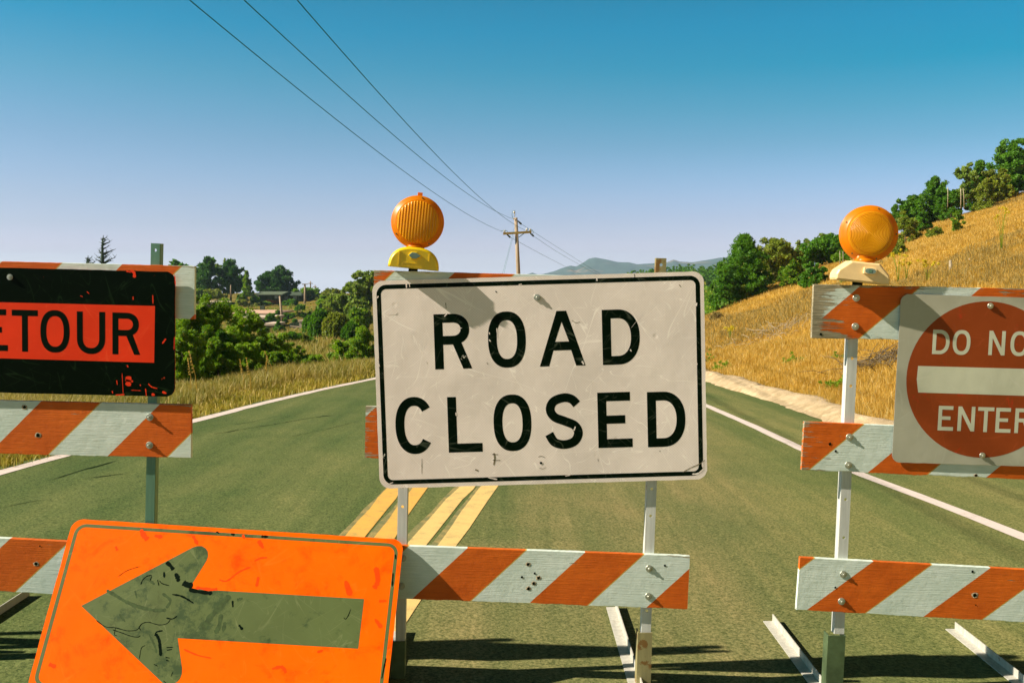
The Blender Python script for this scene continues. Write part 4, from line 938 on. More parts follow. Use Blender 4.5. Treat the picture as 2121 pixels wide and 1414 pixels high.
beacon('amber warning light on a bright yellow half-round case above the ROAD CLOSED sign', (865, 460.5), .0965, (856, 556.5), 5.6, 6, 1)
beacon('amber warning light on a dirty cream angular case above the peeling right plank', (1798.5, 484.5), .1030, (1780, 582.5), 6.2, -3, 2)

# ================================================================== POLES AND WIRES
def tpole(label, base, top, r, arms=(), lean=0, group=None, wires_mat='pole_wood', name='utility_pole'):
    root = empty(name, base, label, 'utility pole', group); mb = Mb(); mb.tube([base, top], [r * 1.25, r * .8], 14); obj('pole', mb.me('pole', wires_mat, True), root)
    return root
Yp = 79
pt = P(1068.5, 451, Yp); pb = P(1077, 640, Yp); pb = pt + (pb - pt) * ((float(H(pt.x, Yp)) - pt.z) / (pb.z - pt.z))
up = tpole('tall bare wooden utility pole with one crossarm beyond the ROAD CLOSED sign', pb, pt, .16)
aL = P(1042, 484, Yp - .22); aR = P(1101, 480.5, Yp - .22); mb = Mb(); dx = (aR - aL)
mb.add([aL + Vector((0, j, k)) for j in (-.07, .07) for k in (-.09, .09)] + [aR + Vector((0, j, k)) for j in (-.07, .07) for k in (-.09, .09)], [(0, 1, 3, 2), (4, 6, 7, 5), (0, 4, 5, 1), (2, 3, 7, 6), (0, 2, 6, 4), (1, 5, 7, 3)])
arm = obj('crossarm', mb.me('crossarm', 'arm_wood'), up)
mb = Mb(); mb.tube([P(1086, 483, Yp - .2), P(1074.5, 491.5, Yp - .2)], .03, 6); obj('arm_brace', mb.me('arm_brace', 'wire'), up)
for (ix, iy) in ((1045, 480), (1091, 476.5), (1098, 477)):
    q = P(ix, iy, Yp - .2); mb = Mb(); mb.tube([q - Vector((0, 0, .12)), q, q + Vector((0, 0, .06)), q + Vector((0, 0, .14))], [.03, .07, .10, .04], 8); obj('insulator', mb.me('insulator', 'insulator', True), arm)
q = P(1064.5, 452.5, Yp - .2); mb = Mb(); mb.tube([q - Vector((.06, 0, .05)), q + Vector((.02, 0, .03))], .07, 8); mb.tube([P(1066, 449, Yp), P(1066, 438, Yp)], [.03, .05], 6); mb.tube([P(1065, 441.5, Yp), P(1065, 437.5, Yp)], [.10, .07], 8); obj('top_insulator', mb.me('top_insulator', 'insulator', True), up)
def loopw(pts, Y): return crom_v([P(x, y, Y) for x, y in pts])
def crom_v(pts, n=7):
    out = []
    for i in range(len(pts) - 1):
        p0, p1, p2, p3 = pts[max(i - 1, 0)], pts[i], pts[i + 1], pts[min(i + 2, len(pts) - 1)]
        for k in range(n):
            t = k / n; out.append(.5 * (2 * p1 + (p2 - p0) * t + (2 * p0 - 5 * p1 + 4 * p2 - p3) * t * t + (3 * p1 - p0 - 3 * p2 + p3) * t ** 3))
    return out + [pts[-1]]
mb = Mb()
for pts in ([(1062, 452), (1060.5, 444), (1062.5, 438), (1065.5, 436.5), (1067, 439)], [(1038, 479.5), (1041, 477.5), (1048, 477.5), (1051.5, 480), (1052, 483)], [(1091, 476), (1098, 474.5), (1103, 477), (1104.5, 482), (1102, 485)]):
    mb.tube(loopw(pts, Yp - .25), .018, 5)
obj('jumper_wire', mb.me('jumper_wire', 'wire_thin', True), up)
mb = Mb()
for a, b_ in (((1073, 458), (1079, 463.5)), ((1050, 485.5), (1056, 491)), ((1099, 484), (1104.5, 488.5))): mb.tube([P(*a, Yp - .1), P(*b_, Yp + .8)], [.05, .08], 7)
obj('strain_insulator', mb.me('strain_insulator', 'bark_dead', True), up)
# wires towards the camera: three points in one vertical plane, a parabola through them, continued to the pole behind us
def span(label, pe, pm, pn, Yn=20, r=.011, mat='wire'):
    E = P(*pe, Yp - .2); N = P(*pn, Yn)
    # middle ray meets the vertical plane E-N
    d = ray(*pm); hx_ = N.x - E.x; hy_ = N.y - E.y
    # solve CAM.xy + d.xy*t on the line E + u*(N-E)
    A_ = np.array([[d.x, -hx_], [d.y, -hy_]]); t_, u_ = np.linalg.solve(A_, np.array([E.x - CAM.x, E.y - CAM.y])); Mz = CAM.z + d.z * t_
    co = np.polyfit([0, u_, 1], [E.z, Mz, N.z], 2)
    pts = []
    for k in range(70):
        u = (k / 69) ** 1.0 * 1.42; x = E.x + hx_ * u; y = E.y + hy_ * u; pts.append((x, y, float(np.polyval(co, u))))
    mb = Mb(); mb.tube(pts, r, 6); o = obj('power_line', mb.me('power_line', mat, True)); tag(o, label, 'power line', 'power lines overhead'); return o
span('lowest overhead wire running to the left end of the crossarm', (1040, 479.5), (865, 375.5), (392, 0))
span('middle overhead wire running to the top of the wooden pole', (1063, 453.5), (936, 378), (505, 0))
span('rightmost overhead wire running down behind the pole to the right end of the crossarm', (1098, 481), (962, 379.5), (615, 0))
def wire(label, pts, r=.014, mat='wire_thin', name='power_line', cat='power line', group='power lines overhead'):
    mb = Mb(); mb.tube(crom_v(pts), r, 5); o = obj(name, mb.me(name, mat, True)); tag(o, label, cat, group)
wire('wire leaving the pole top downhill to the right', [P(1079, 463.5, Yp), P(1160, 515.5, 104), P(1246, 569, 130), P(1300, 600, 145)])
wire('wire leaving the right end of the crossarm downhill', [P(1104.5, 488.5, Yp), P(1160, 525, 104), P(1238, 569.5, 130), P(1290, 598, 145)])
wire('wire leaving the left end of the crossarm downhill to the right', [P(1056, 491, Yp), P(1130, 531, 104), P(1204, 569, 130), P(1250, 592, 145)])
wire('guy wire from the pole top down to the left', [P(1067, 466, Yp), P(1054, 517, Yp - 3), P(1040.5, 568, Yp - 6), P(1027, 618, Yp - 9)], .009, name='guy_wire', cat='guy wire', group='guy wires')
wire('guy wire from the crossarm level down to the left', [P(1064, 489, Yp), P(1055, 520, Yp - 3), P(1043.5, 568, Yp - 6), P(1033, 612, Yp - 9)], .009, name='guy_wire', cat='guy wire', group='guy wires')
# small poles on the far slope
def farpole(label, pxb, pxt, Y, r, arm=None):
    a = P(*pxb, Y); b_ = P(*pxt, Y); root = tpole(label, a, b_, r, group='distant utility poles')
    if arm:
        mb = Mb(); l = P(pxt[0] - arm[0], pxt[1] + arm[1], Y - .15); q = P(pxt[0] + arm[0], pxt[1] + arm[1], Y - .15); mb.tube([l, q], .09, 4); obj('crossarm', mb.me('crossarm', 'pole_wood'), root)
farpole('distant pole with a T top standing before the round bushes', (632, 638), (631.5, 588), 150, .16, (6, .5))
farpole('thin distant cross-shaped pole between two others on the skyline', (643.5, 606), (643, 582), 178, .11, (5, 5))
farpole('smallest distant cross-shaped pole on the skyline', (653, 606), (652.5, 590), 200, .11, (4, 4))
farpole('leaning grey pole beside the pink-roofed house', (587, 686), (579.5, 613), 108, .13)
farpole('short dark pole by the pale driveway below the dark pines', (478, 616), (478, 590), 140, .09)

# ================================================================== HOUSES
def gh(px, py, Y): return P(px, py, Y)
def house(label, x0, x1, yt, ye, yb, Y, dep, roof, wall, hip=.12, windows=(), over=.4, chimney=None, doorx=None, flat_=False, rot=0):
    """a low house: wall from photograph columns x0..x1, eave row ye, ground row yb, ridge row yt, front at distance Y"""
    a = P(x0, yb, Y); b_ = P(x1, yb, Y); ze = P(x0, ye, Y).z; W = b_.x - a.x; Hh = ze - a.z + .0; ridge = P(x0, yt, Y + dep / 2).z - a.z
    root = empty('house', (a.x + W / 2, Y + dep / 2, a.z), label, 'house', 'houses on the far slope')
    m = Matrix.Translation((a.x + W / 2, Y, a.z)) @ Matrix.Rotation(R(rot), 4, 'Z'); mb = Mb(); mb.box(-W / 2, W / 2, 0, dep, -1.5, Hh); obj('wall', mb.me('wall', wall), root, m)
    o = over; mb = Mb(); hx_ = W * hip
    if flat_: mb.box(-W / 2 - o, W / 2 + o, -o, dep + o, Hh, Hh + max(.18, ridge - Hh))
    else:
        t = .15
        V = [(-W / 2 - o, -o, Hh), (W / 2 + o, -o, Hh), (W / 2 + o, dep + o, Hh), (-W / 2 - o, dep + o, Hh)]; V += [(x, y, z + t) for x, y, z in V]; V += [(-W / 2 - o + hx_, dep / 2, ridge), (W / 2 + o - hx_, dep / 2, ridge)]
        Fc = [(0, 1, 2, 3), (0, 1, 5, 4), (1, 2, 6, 5), (2, 3, 7, 6), (3, 0, 4, 7), (4, 5, 9, 8), (6, 7, 8, 9), (5, 6, 9), (7, 4, 8)]; mb.add(V, Fc)
    rf = obj('roof', mb.me('roof', roof), root, m)
    if chimney: mb = Mb(); cx_ = P(chimney, ye, Y).x - a.x - W / 2; mb.box(cx_ - .25, cx_ + .25, dep / 2 - .2, dep / 2 + .2, ridge - .4, ridge + .5); obj('vent', mb.me('vent', 'roof_dark'), rf, m)
    for wx0, wx1, wy0, wy1 in windows:
        p0 = P(wx0, wy1, Y); p1 = P(wx1, wy0, Y); u0, u1 = p0.x - a.x - W / 2, p1.x - a.x - W / 2; z0, z1 = p0.z - a.z, p1.z - a.z
        mb = Mb(); mb.box(u0 - .06, u1 + .06, -.08, .02, z0 - .06, z1 + .06); w_ = obj('window', mb.me('window', 'white_frame'), root, m)
        mb = Mb(); mb.box(u0, (u0 + u1) / 2 - .03, -.10, -.05, z0, z1); mb.box((u0 + u1) / 2 + .03, u1, -.10, -.05, z0, z1); obj('pane', mb.me('pane', 'window_glass'), w_, m)
    return root
house('low dark green house with a long grey-green roof under the pines', 532, 580, 603.5, 611.5, 629, 152, 9, 'roof_green', 'wall_green', .02, windows=[(533, 535, 613, 617), (570, 574, 613, 617)])
house('dark house with two small bright windows beside the green-roofed one', 583, 620, 604, 613, 627, 155, 8, 'roof_dark', 'wall_green', .3, windows=[(590.5, 596, 613, 618.5), (608, 613, 613, 619)])
house('house with a broad pinkish hip roof halfway up the slope', 494, 556, 641.5, 651, 664, 112, 9, 'roof_pink', 'wall_dark', .14, chimney=523, over=.8)
house('dark gabled shed before the pink-roofed house', 494, 518, 649, 657, 672, 103, 4, 'roof_dark', 'wall_dark', .35)
house('low building with a pale flat roof below the pink-roofed house', 507, 556, 657.5, 660, 676, 100, 5, 'roof_pale', 'wall_dark', flat_=True, windows=[(532, 540, 662, 667)])
house('small outbuilding with a pale end wall beyond the near bushes', 549, 568, 671.5, 674, 688, 88, 3.5, 'roof_pale', 'wall_olive', flat_=True, over=.15)
house('tiny pale shed beside the dark willow', 620, 630, 662, 666, 680, 92, 3, 'roof_pale', 'wall_pale', .02, over=.1)
house('blue-grey house end on the skyline right of the T pole', 659, 669, 608, 612, 624, 165, 7, 'roof_dark', 'wall_blue', .1)
house('pale house with a small light gable on the skyline', 611, 622, 603, 608, 620, 172, 7, 'roof_pale', 'wall_pale', .02)
fp = empty('fence', P(565, 628, 150.5), 'rust-orange board fence before the green-roofed house', 'fence'); mb = Mb(); a = P(553, 628, 150.5); b_ = P(580, 628, 150.5); mb.box(a.x, b_.x, 150.4, 150.5, a.z - .5, P(553, 622, 150.5).z); obj('boards', mb.me('boards', 'wall_orange'), fp)
mb = Mb()
for k in range(7): xx = a.x + (b_.x - a.x) * k / 6; mb.box(xx - .06, xx + .06, 150.33, 150.4, a.z - .5, P(553, 621, 150.5).z)
obj('fence_post', mb.me('fence_post', 'wall_orange'), fp)
fp = empty('fence', P(609, 678, 92), 'dark paddock fence of posts near the tiny pale shed', 'fence')
for k in range(7):
    xx = 602 + k * 3.2; mb = Mb(); a = P(xx, 684, 93); mb.box(a.x - .09, a.x + .09, 92.9, 93.1, a.z - .5, P(xx, 669 - (k % 3), 93).z); obj('fence_post', mb.me('fence_post', 'bark_dead'), fp)
mb = Mb(); a = P(601, 675, 92.8); b_ = P(622, 677, 92.8); mb.tube([a, b_], .06, 4); a = P(601, 680, 92.8); b_ = P(622, 681, 92.8); mb.tube([a, b_], .06, 4); obj('fence_rail', mb.me('fence_rail', 'roof_pale'), fp)
dv = [(418, 630), (418, 623), (450, 621), (479, 620), (479, 625), (450, 628)]
def slab(pts, lift=.12):
    out = []
    for x, y in pts:
        d = ray(x, y); lo, hi = 60., 220.
        for _ in range(40):
            m_ = (lo + hi) / 2; q = CAM + d * (m_ / d.y)
            if q.z > float(H(q.x, q.y)) + lift: lo = m_
            else: hi = m_
        out.append(CAM + d * (lo / d.y))
    return out
g_ = [P(x, y, 150 - (y - 620) * 1.5) for x, y in dv]; mb = Mb(); mb.add(g_, [tuple(range(len(g_)))]); mb.add([p - Vector((0, 0, .4)) for p in g_], [tuple(range(len(g_)))[::-1]])
structure(obj('driveway', mb.me('driveway', 'drive')))

# ================================================================== TREES AND BUSHES
def leaves(rng, C, Rr, per, size, flat_=.55, droop=0, up=0.0):
    """leaf blades scattered through clumps: C clump centres, Rr clump radii"""
    C = np.asarray(C); Rr = np.asarray(Rr); N = len(C) * per; c = np.repeat(C, per, 0); r_ = np.repeat(Rr, per)
    d = rng.normal(size=(N, 3)); d /= np.linalg.norm(d, axis=1)[:, None]; rad = r_ * rng.random(N) ** .45
    p = c + d * rad[:, None] * np.array([1, 1, .8])
    p[:, 2] -= droop * r_ * rng.random(N)
    a = rng.normal(size=(N, 3)) * .8 + d * .6; a[:, 2] += up - droop; a /= np.linalg.norm(a, axis=1)[:, None]
    b_ = np.cross(a, rng.normal(size=(N, 3))); b_ /= np.linalg.norm(b_, axis=1)[:, None]
    s_ = size * rng.uniform(.6, 1.3, N)[:, None]
    V = np.stack([p - a * s_, p + b_ * s_ * flat_, p + a * s_, p - b_ * s_ * flat_], 1).reshape(-1, 3)
    return V, np.arange(N * 4).reshape(N, 4)
def crown_pts(rng, kind, w, h, z0, n):
    C = []; Rr = []
    if kind == 'broad':
        k = 5 + n // 14; lob = [(rng.normal(0, .22) * w, rng.normal(0, .22) * w, z0 + (h - z0) * rng.uniform(.18, .82), rng.uniform(.20, .34) * w) for _ in range(k)]
        for i in range(n):
            l = lob[i % k]; d = rng.normal(size=3); d /= np.linalg.norm(d); q = l[3] * rng.uniform(.6, 1.0); x, y, z = l[0] + d[0] * q, l[1] + d[1] * q, l[2] + d[2] * q * min(1.2, (h - z0) / w)
            z = min(max(z, z0 + .05 * h), h * .97); C.append((x, y, z)); Rr.append(w * rng.uniform(.07, .13))
    elif kind == 'bush':
        for i in range(n):
            a = rng.uniform(0, 2 * math.pi); e = math.asin(rng.uniform(0, 1)); q = rng.uniform(.55, 1.0); lump = 1 + .18 * math.sin(3 * a + 1) + .14 * math.sin(7 * a + 4 * e)
            C.append((w / 2 * .88 * math.cos(a) * math.cos(e) * q * lump, w / 2 * .88 * math.sin(a) * math.cos(e) * q * lump, h * 1.06 * math.sin(e) * (.35 + .65 * q) * (1 + .5 * (lump - 1)))); Rr.append(w * rng.uniform(.06, .12))
    elif kind == 'pine':
        nb = max(8, n // 5)
        for i in range(nb):
            t = (i + rng.random()) / nb; z = z0 + (h - z0) * t; L = w / 2 * (1 - t ** 1.7) * rng.uniform(.65, 1.15) + .04 * w; a = rng.uniform(0, 2 * math.pi)
            for k in range(6):
                u = (k + .8) / 6; C.append((math.cos(a + rng.normal(0, .22)) * L * u, math.sin(a + rng.normal(0, .22)) * L * u, min(h * 1.0, z + L * .42 * u * u + rng.normal(0, .02) * h))); Rr.append(w * rng.uniform(.06, .105))
        for k in range(4): C.append((0, 0, h * (.9 + .03 * k))); Rr.append(w * .03)
    elif kind == 'conifer':
        for i in range(n):
            t = rng.random() ** 1.3; a = rng.uniform(0, 2 * math.pi); L = w / 2 * (1 - t) ** .85 * rng.uniform(.3, 1); C.append((math.cos(a) * L, math.sin(a) * L, z0 + (h - z0) * t)); Rr.append(w * .07 * (1.2 - t))
    elif kind == 'willow':
        for i in range(n):
            a = rng.uniform(0, 2 * math.pi); q = math.sqrt(rng.random()); L = w / 2 * q; top = h * (1 - .35 * q * q) * rng.uniform(.88, 1)
            for k in range(4): C.append((math.cos(a) * L, math.sin(a) * L, top - k * h * .14 * rng.uniform(.6, 1.1))); Rr.append(w * .06)
    elif kind == 'airy':
        k = 9
        for i in range(n):
            b2 = i % k; a = b2 * 2.4; L = w * .40 * ((b2 % 3) + 1) / 3; C.append((math.cos(a) * L + rng.normal(0, .05) * w, math.sin(a) * L + rng.normal(0, .05) * w, z0 + (h - z0) * (.25 + .72 * (b2 / k)) + rng.normal(0, .04) * h)); Rr.append(w * .07)
    return C, Rr
def tree(name, label, cat, px, ybase, ytop, wpx, Y, kind, mat, group=None, n=60, per=40, leaf=None, z0=None, bark='bark', seed=0, trunk=True, ground=None, lean=0.0, tr=None, droop=None, flat_=.5):
    """a tree at photograph column px, crown top row ytop, width wpx, standing on the terrain at distance Y"""
    rng = np.random.default_rng(seed + int(px * 13)); x = P(px, ybase, Y).x; zb = ground if ground is not None else float(H(x, Y)); zb = max(zb, -40)
    h = P(px, ytop, Y).z - zb; w = wpx / F * Y / math.cos(PITCH); yb = P(px, ybase, Y).z - zb     # visible crown bottom above ground
    zz = z0 if z0 is not None else max(0, yb); root = empty(name, (x, Y, zb), label, cat, group); m = Matrix.Translation((x, Y, zb))
    C, Rr = crown_pts(rng, kind, w, h, zz if kind not in ('bush', 'willow') else 0, n)
    if kind == 'bush': C = [(a, b_, zz * .5 + c * (h - zz * .5) / h) for a, b_, c in C]
    size = leaf or max(w * .018, Y * .0016)
    V, Fc = leaves(rng, C, Rr, per, size, flat_ if kind not in ('pine', 'conifer') else .28, droop if droop is not None else (.9 if kind == 'willow' else 0), .5 if kind in ('pine', 'conifer') else 0)
    obj('crown' if kind != 'bush' else 'foliage', mesh_np('crown', V, Fc, mat), root, m)
    mb = Mb(); r0 = tr or max(.02, w * (.028 if kind != 'bush' else .012)); rr = random.Random(seed + int(px))
    tp_ = h * (.93 if kind in ('pine', 'conifer') else .6)
    mb.tube([(0, 0, -.3), (lean * .3, 0, tp_ * .3), (lean * .7, .0, tp_ * .65), (lean, 0, tp_)], [r0 * 1.2, r0, r0 * .7, r0 * .25], 8)
    lim = [C[i] for i in rng.choice(len(C), min(len(C), 9), replace=False)]
    for c in lim:
        zs = min(tp_ * .9, max(.1 * h, c[2] * .55)); mb.tube([(lean * zs / tp_, 0, zs), (c[0] * .5, c[1] * .5, (zs + c[2]) / 2 + .04 * h), c], [r0 * .45, r0 * .28, r0 * .08], 5)
    obj('trunk' if kind != 'bush' else 'stem', mb.me('trunk', bark, True), root, m)
    return root
TG = 'trees on the far left slope'; BG = 'bushes on the far left slope'; RG = 'trees along the right hilltop'
T_ = [
 ('broadleaf_tree', 'rounded dark tree highest of the left group, just above the barricade corner', 'tree', 388, 600, 527, 84, 150, 'broad', 'leaf_dark', TG),
 ('pine_tree', 'dark pine standing second from the left in the far ridge group', 'tree', 432, 605, 536, 58, 146, 'pine', 'leaf_pine', TG),
 ('thin_tree', 'thin pale open-crowned tree poking up between two dark pines', 'tree', 455, 600, 536, 34, 156, 'airy', 'leaf_euc', TG),
 ('pine_tree', 'broad dark pine at the right of the far ridge group, branches swept right', 'tree', 478, 606, 542, 66, 148, 'pine', 'leaf_pine', TG),
 ('conifer_tree', 'narrow pointed light-green conifer beside the green-roofed house', 'tree', 511.5, 612, 563, 30, 143, 'conifer', 'leaf_mid', TG),
 ('pine_tree', 'left one of the two dark pines over the green-roofed house', 'tree', 556, 610, 566, 56, 168, 'pine', 'leaf_pine', TG),
 ('pine_tree', 'taller of the two dark pines over the green-roofed house', 'tree', 583, 612, 554, 62, 170, 'pine', 'leaf_pine', TG),
 ('eucalyptus_tree', 'big rounded olive-green tree rising beside the left edge of the ROAD CLOSED sign', 'tree', 750, 640, 563, 78, 82, 'broad', 'leaf_euc', TG),
 ('eucalyptus_tree', 'lower olive-green tree just left of the big rounded one', 'tree', 702, 660, 611, 52, 84, 'broad', 'leaf_euc', TG),
 ('eucalyptus_tree', 'olive-green tree below the big rounded one by the ROAD CLOSED sign', 'tree', 742, 690, 622, 50, 70, 'broad', 'leaf_euc', TG),
 ('willow_tree', 'dark drooping tree at the right of the small orchard', 'tree', 664, 728, 640, 44, 58, 'willow', 'leaf_dark', TG),
 ('willow_tree', 'larger dark drooping tree left of the ROAD CLOSED sign', 'tree', 697, 735, 648, 54, 55, 'willow', 'leaf_olive', TG),
 ('willow_tree', 'small drooping tree close before the ROAD CLOSED sign edge', 'tree', 728, 718, 668, 36, 52, 'willow', 'leaf_dark', TG),
 ('willow_tree', 'small drooping tree behind the orchard pair', 'tree', 640, 690, 655, 22, 75, 'willow', 'leaf_dark', TG),
 ('broadleaf_tree', 'round dark-green bushy tree behind the T-topped pole', 'tree', 640, 634, 598, 46, 160, 'broad', 'leaf_mid', TG),
 ('broadleaf_tree', 'small olive tree on the skyline right of the distant poles', 'tree', 687, 630, 601, 32, 150, 'broad', 'leaf_olive', TG),
 ('fruit_tree', 'left of the pair of round orchard trees on thin trunks', 'tree', 603, 710, 690, 20, 52, 'broad', 'leaf_dark', TG),
 ('fruit_tree', 'right of the pair of round orchard trees on thin trunks', 'tree', 616, 710, 692, 18, 53, 'broad', 'leaf_dark', TG),
 ('fruit_tree', 'smallest dark orchard tree by the drooping tree', 'tree', 644, 714, 701, 14, 52, 'broad', 'leaf_dark', TG),
]
for i, a in enumerate(T_):
    k = a[8]; big = a[7] < 100
    tree(a[0], a[1], a[2], a[3], a[4], a[5], a[6], a[7], k, a[9], a[10], n={'broad': 110, 'pine': 210, 'conifer': 120, 'willow': 90, 'airy': 60}[k], per=(80 if big else 50) if k != 'airy' else 20, seed=i,
         leaf={'pine': .30, 'conifer': .26, 'airy': .2}.get(k, .0020 * a[7] + (.02 if big else .06)))
B_ = [
 ('low bright bush nearest the grass verge at the left barricade corner', 385, 800, 690, 110, 16.3, 'leaf_bright', 130), ('low leafy bush at the grass edge before the tall near bushes', 452, 795, 706, 105, 17.3, 'leaf_mid', 120),
 ('low bright bush at the grass edge, middle of the near row', 520, 790, 718, 105, 18.4, 'leaf_bright', 120), ('low leafy bush at the grass edge towards the orchard', 585, 785, 727, 90, 20, 'leaf_mid', 100), ('last low bright bush of the grass-edge row, towards the ROAD CLOSED sign', 648, 775, 736, 75, 22, 'leaf_bright', 90),
 ('large bright-green bush right beside the left barricade', 392, 800, 606, 120, 19, 'leaf_mid', 170), ('tall leafy bush behind the left barricade planks', 440, 795, 620, 130, 20.5, 'leaf_mid', 190),
 ('broad leafy bush in the middle of the near bushes', 505, 795, 655, 125, 22, 'leaf_bright', 190), ('bright bush at the right end of the near bushes', 566, 780, 692, 100, 24, 'leaf_bright', 150),
 ('low bright bush trailing off towards the orchard', 612, 775, 715, 60, 28, 'leaf_bright', 100), ('dark bush low between the barricade and the tall grass', 405, 815, 690, 110, 17.5, 'leaf_mid', 130),
 ('dark-green bush low before the middle of the near bushes', 470, 805, 700, 110, 19.3, 'leaf_dark', 120), ('dark-green low bush under the bright one', 545, 790, 715, 100, 21, 'leaf_mid', 120),
 ('bright grass-green bush at the left edge of the ROAD CLOSED sign', 752, 750, 688, 90, 30, 'leaf_bright', 110), ('low bright bush below the drooping trees', 706, 752, 708, 60, 32, 'leaf_bright', 80), ('pale round bush in the orchard', 632, 722, 694, 22, 50, 'leaf_olive', 60),
 ('green bush low left of the orchard pair', 588, 718, 692, 26, 48, 'leaf_bright', 60), ('olive bush under the drooping trees', 700, 745, 712, 70, 40, 'leaf_olive', 80),
 ('leafy bush behind the left sign post', 330, 820, 630, 100, 18, 'leaf_mid', 110), ('dark shrub behind the lower edge of the DETOUR sign', 150, 830, 640, 260, 19, 'leaf_dark', 90), ('leafy bush hidden mostly by the DETOUR sign', 250, 826, 620, 160, 21, 'leaf_mid', 90),
]
for i, (lab, px, yb, yt, w_, Yb, mt, n_) in enumerate(B_):
    tree('bush', lab, 'bush', px, yb, yt, w_, Yb, 'bush', mt, 'bushes beyond the left verge' if Yb < 32 else BG, n=n_, per=300 if Yb < 32 else 90, leaf=.014 + Yb * .0005 if Yb < 32 else .075, seed=100 + i, z0=0, flat_=.45)
dots = [(563, 657, 14, 650), (592, 657, 13, 649), (604, 657, 13, 648), (617, 655, 13, 647), (628, 656, 13, 647), (642, 655, 12, 647), (576, 662, 10, 655), (610, 668, 10, 660), (590, 668, 10, 661), (660, 650, 12, 641), (575, 650, 12, 643), (622, 640, 26, 632)]
dl = ['first', 'second', 'third', 'fourth', 'fifth', 'sixth']
for i, (px, yb, w_, yt) in enumerate(dots):
    lab = (dl[i] + ' from the left in the upper row of small round orchard bushes') if i < 6 else ['small orchard bush below the leaning pole top', 'small bush in the lower orchard row, right one', 'small bush in the lower orchard row, left one', 'small bush upslope of the drooping tree', 'small bush beside the leaning grey pole', 'dark hedge below the T-topped pole'][i - 6]
    tree('bush', lab, 'bush', px, yb, yt, w_, 112 if yb < 660 else 100, 'bush', 'leaf_dark' if i % 3 else 'leaf_olive', BG, n=22, per=26, leaf=.16, seed=200 + i, z0=0, ground=P(px, yb, 112 if yb < 660 else 100).z)
sk = [(530, 625, 614, 26, 145, 'leaf_dark', 'dark shrubs left of the green-roofed house'), (500, 622, 611, 24, 144, 'leaf_dark', 'shrub under the narrow conifer'), (600, 634, 622, 44, 146, 'leaf_dark', 'dark hedge before the dark house with bright windows'), (550, 636, 626, 30, 146, 'leaf_mid', 'low shrub before the rust-orange fence'),
      (440, 616, 602, 60, 140, 'leaf_olive', 'olive scrub below the far pines'), (410, 622, 600, 40, 138, 'leaf_mid', 'green scrub beside the driveway, at the left'), (500, 632, 622, 30, 136, 'leaf_olive', 'scrub at the end of the driveway'), (578, 690, 668, 26, 84, 'leaf_dark', 'dark shrub beside the outbuilding'),
      (560, 662, 650, 22, 98, 'leaf_dark', 'dark shrub at the right of the pink-roofed house'), (670, 640, 614, 36, 130, 'leaf_mid', 'green shrub below the blue-grey house'), (715, 640, 604, 30, 120, 'leaf_olive', 'skyline shrub left of the big rounded tree'), (740, 670, 640, 50, 60, 'leaf_mid', 'mid-green shrub under the eucalyptus trees'),
      (655, 665, 648, 26, 95, 'leaf_olive', 'olive shrub at the top of the orchard'), (680, 670, 640, 40, 80, 'leaf_olive', 'olive shrub behind the larger drooping tree'), (545, 690, 676, 30, 78, 'leaf_mid', 'shrub before the outbuilding')]
for i, (px, yb, yt, w_, Yb, mt, lab) in enumerate(sk):
    tree('bush', lab, 'bush', px, yb, yt, w_, Yb, 'bush', mt, BG, n=50, per=34, leaf=.0016 * Yb, seed=300 + i, z0=0, ground=P(px, yb, Yb).z)
for i, (X_, Yv, hv, wv, kd, mt, lab) in enumerate([(2.5, 118, 7, 7, 'broad', 'leaf_dark', 'dark round tree hidden behind the ROAD CLOSED sign, below the pole'), (9, 135, 8, 8, 'broad', 'leaf_mid', 'bushy green tree in the hollow behind the ROAD CLOSED sign'), (16, 150, 9, 8, 'broad', 'leaf_olive', 'olive tree in the hollow behind the right end of the ROAD CLOSED sign'), (-6, 142, 7, 7, 'broad', 'leaf_euc', 'pale green tree behind the left end of the ROAD CLOSED sign')]):
    zb = float(H(X_, Yv)); px = 1060.5 + F * X_ / (Yv / math.cos(PITCH)); tp = 575 - F * (min(zb + hv, .3) - CAMZ) / Yv
    tree('broadleaf_tree', lab, 'tree', px, 620, tp, wv * F / Yv, Yv, kd, mt, TG, n=80, per=40, leaf=.28, seed=700 + i, z0=0)
